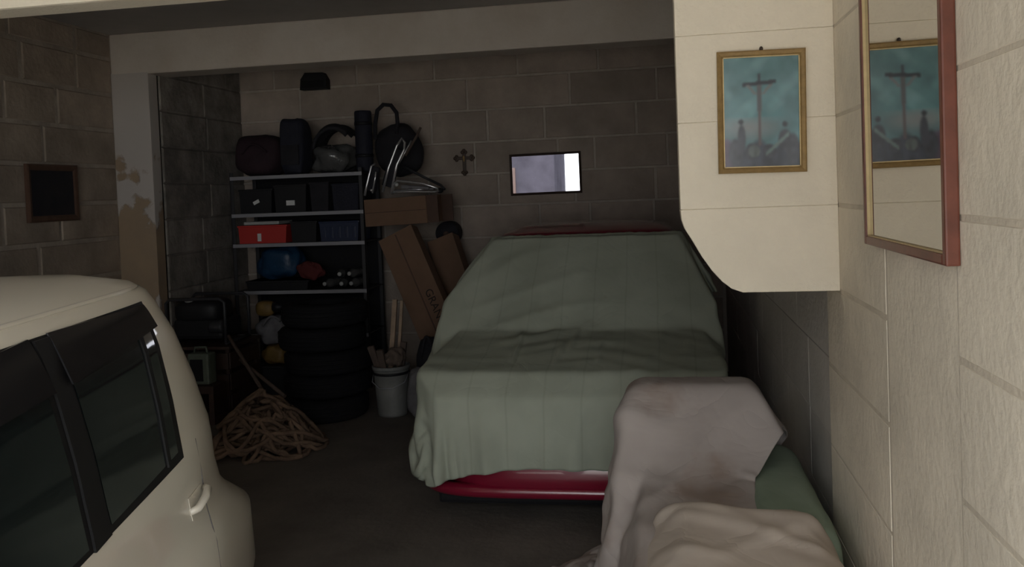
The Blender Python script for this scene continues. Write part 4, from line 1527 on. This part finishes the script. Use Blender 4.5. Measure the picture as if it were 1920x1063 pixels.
for y in (6.34, 6.74):
    MB().tube([(-3.97, y, .573), (-3.97, y, .90), (-3.94, y, .93), (-3.50, y, .93), (-3.46, y, .90), (-3.46, y, .573)], .014, 8).build('tube_frame', M['black_steel'], ge)
for px in (-3.97, -3.46):
    MB().tube([(px, 6.34, .573), (px, 6.74, .573)], .014, 8).build('cross_bar', M['black_steel'], ge)
jc = thing('jerry_can', 'pale green metal can on a block in front of the dark crate', 'can', (-3.54, 6.12, .30))
MB().box((-3.63, 6.04, .302), (-3.45, 6.16, .545), .02).build('body', M['green_can'], jc)
MB().tube([(-3.60, 6.10, .54), (-3.59, 6.10, .585), (-3.50, 6.10, .585), (-3.49, 6.10, .54)], .010, 8).build('handle', M['green_can'], jc)
MB().box((-3.605, 6.034, .33), (-3.50, 6.041, .50), .003).build('side_panel', M['black_matt'], jc)
cbk = thing('concrete_block', 'dark hollow block on the floor under the pale green can', 'block', (-3.54, 6.1, 0))
MB().box((-3.72, 6.0, 0), (-3.40, 6.2, .06), .004).build('slab', M['dark_wood'], cbk)
MB().box((-3.72, 6.0, .24), (-3.40, 6.2, .30), .004).build('slab', M['dark_wood'], cbk)
for px in (-3.72, -3.58, -3.44):
    MB().box((px, 6.0, .06), (px + .04, 6.2, .24)).build('web', M['dark_wood'], cbk)

# yellow and white odds and ends on a dark bin
bn = thing('dark_bin', 'low black bin under the sacks in front of the rack', 'bin', (-3.33, 6.9, 0))
MB().prism([(-3.48, 0), (-3.18, 0), (-3.15, .27), (-3.51, .27)], 6.87, 7.17).build('body', M['black_plastic'], bn)
MB().box((-3.525, 6.86, .25), (-3.135, 7.18, .275), .006).build('rim', M['black_plastic'], bn)
bag('yellow_sack', 'ochre yellow sack at the bottom of the pile in front of the rack', (-3.33, 7.0, .276), (.13, .11, .085), M['yellow_plastic'], .75, None, .1, 17, cat='sack')
bag('white_sack', 'grey-white sack in the middle of the pile in front of the rack', (-3.35, 7.0, .455), (.14, .11, .118), M['grey_sack'], .7, (0, R(-12), 0), .1, 18, cat='sack',
    strap=arc((-3.42, 6.90, .62), (-3.25, 6.90, .66), .06))
dr = thing('power_tool', 'ochre yellow power tool on top of the pile in front of the rack', 'tool', (-3.42, 6.88, .69))
MB().ellip((-3.41, 6.96, .765), (.085, .06, .068), 20, 14, .7).build('motor_body', M['yellow_plastic'], dr)
MB().lathe([(.01, 0), (.045, 0), (.04, .05), (.02, .09), (.006, .10)], 16, 'X', (-3.335, 6.96, .775)).build('chuck', M['black_plastic'], dr)
MB().box((-3.47, 6.94, .688), (-3.43, 6.98, .75), .01).build('grip', M['black_plastic'], dr)
wt = thing('white_tub', 'small white tub lying next to the yellow power tool', 'tub', (-3.20, 6.85, .69))
MB().lathe([(.005, -.055), (.042, -.055), (.046, .05), (.005, .05)], 20, 'X', (-3.175, 6.94, .755)).build('body', M['white_plastic'], wt)
MB().lathe([(.005, .05), (.05, .05), (.05, .068), (.005, .068)], 20, 'X', (-3.175, 6.94, .755)).build('lid', M['white_plastic'], wt)
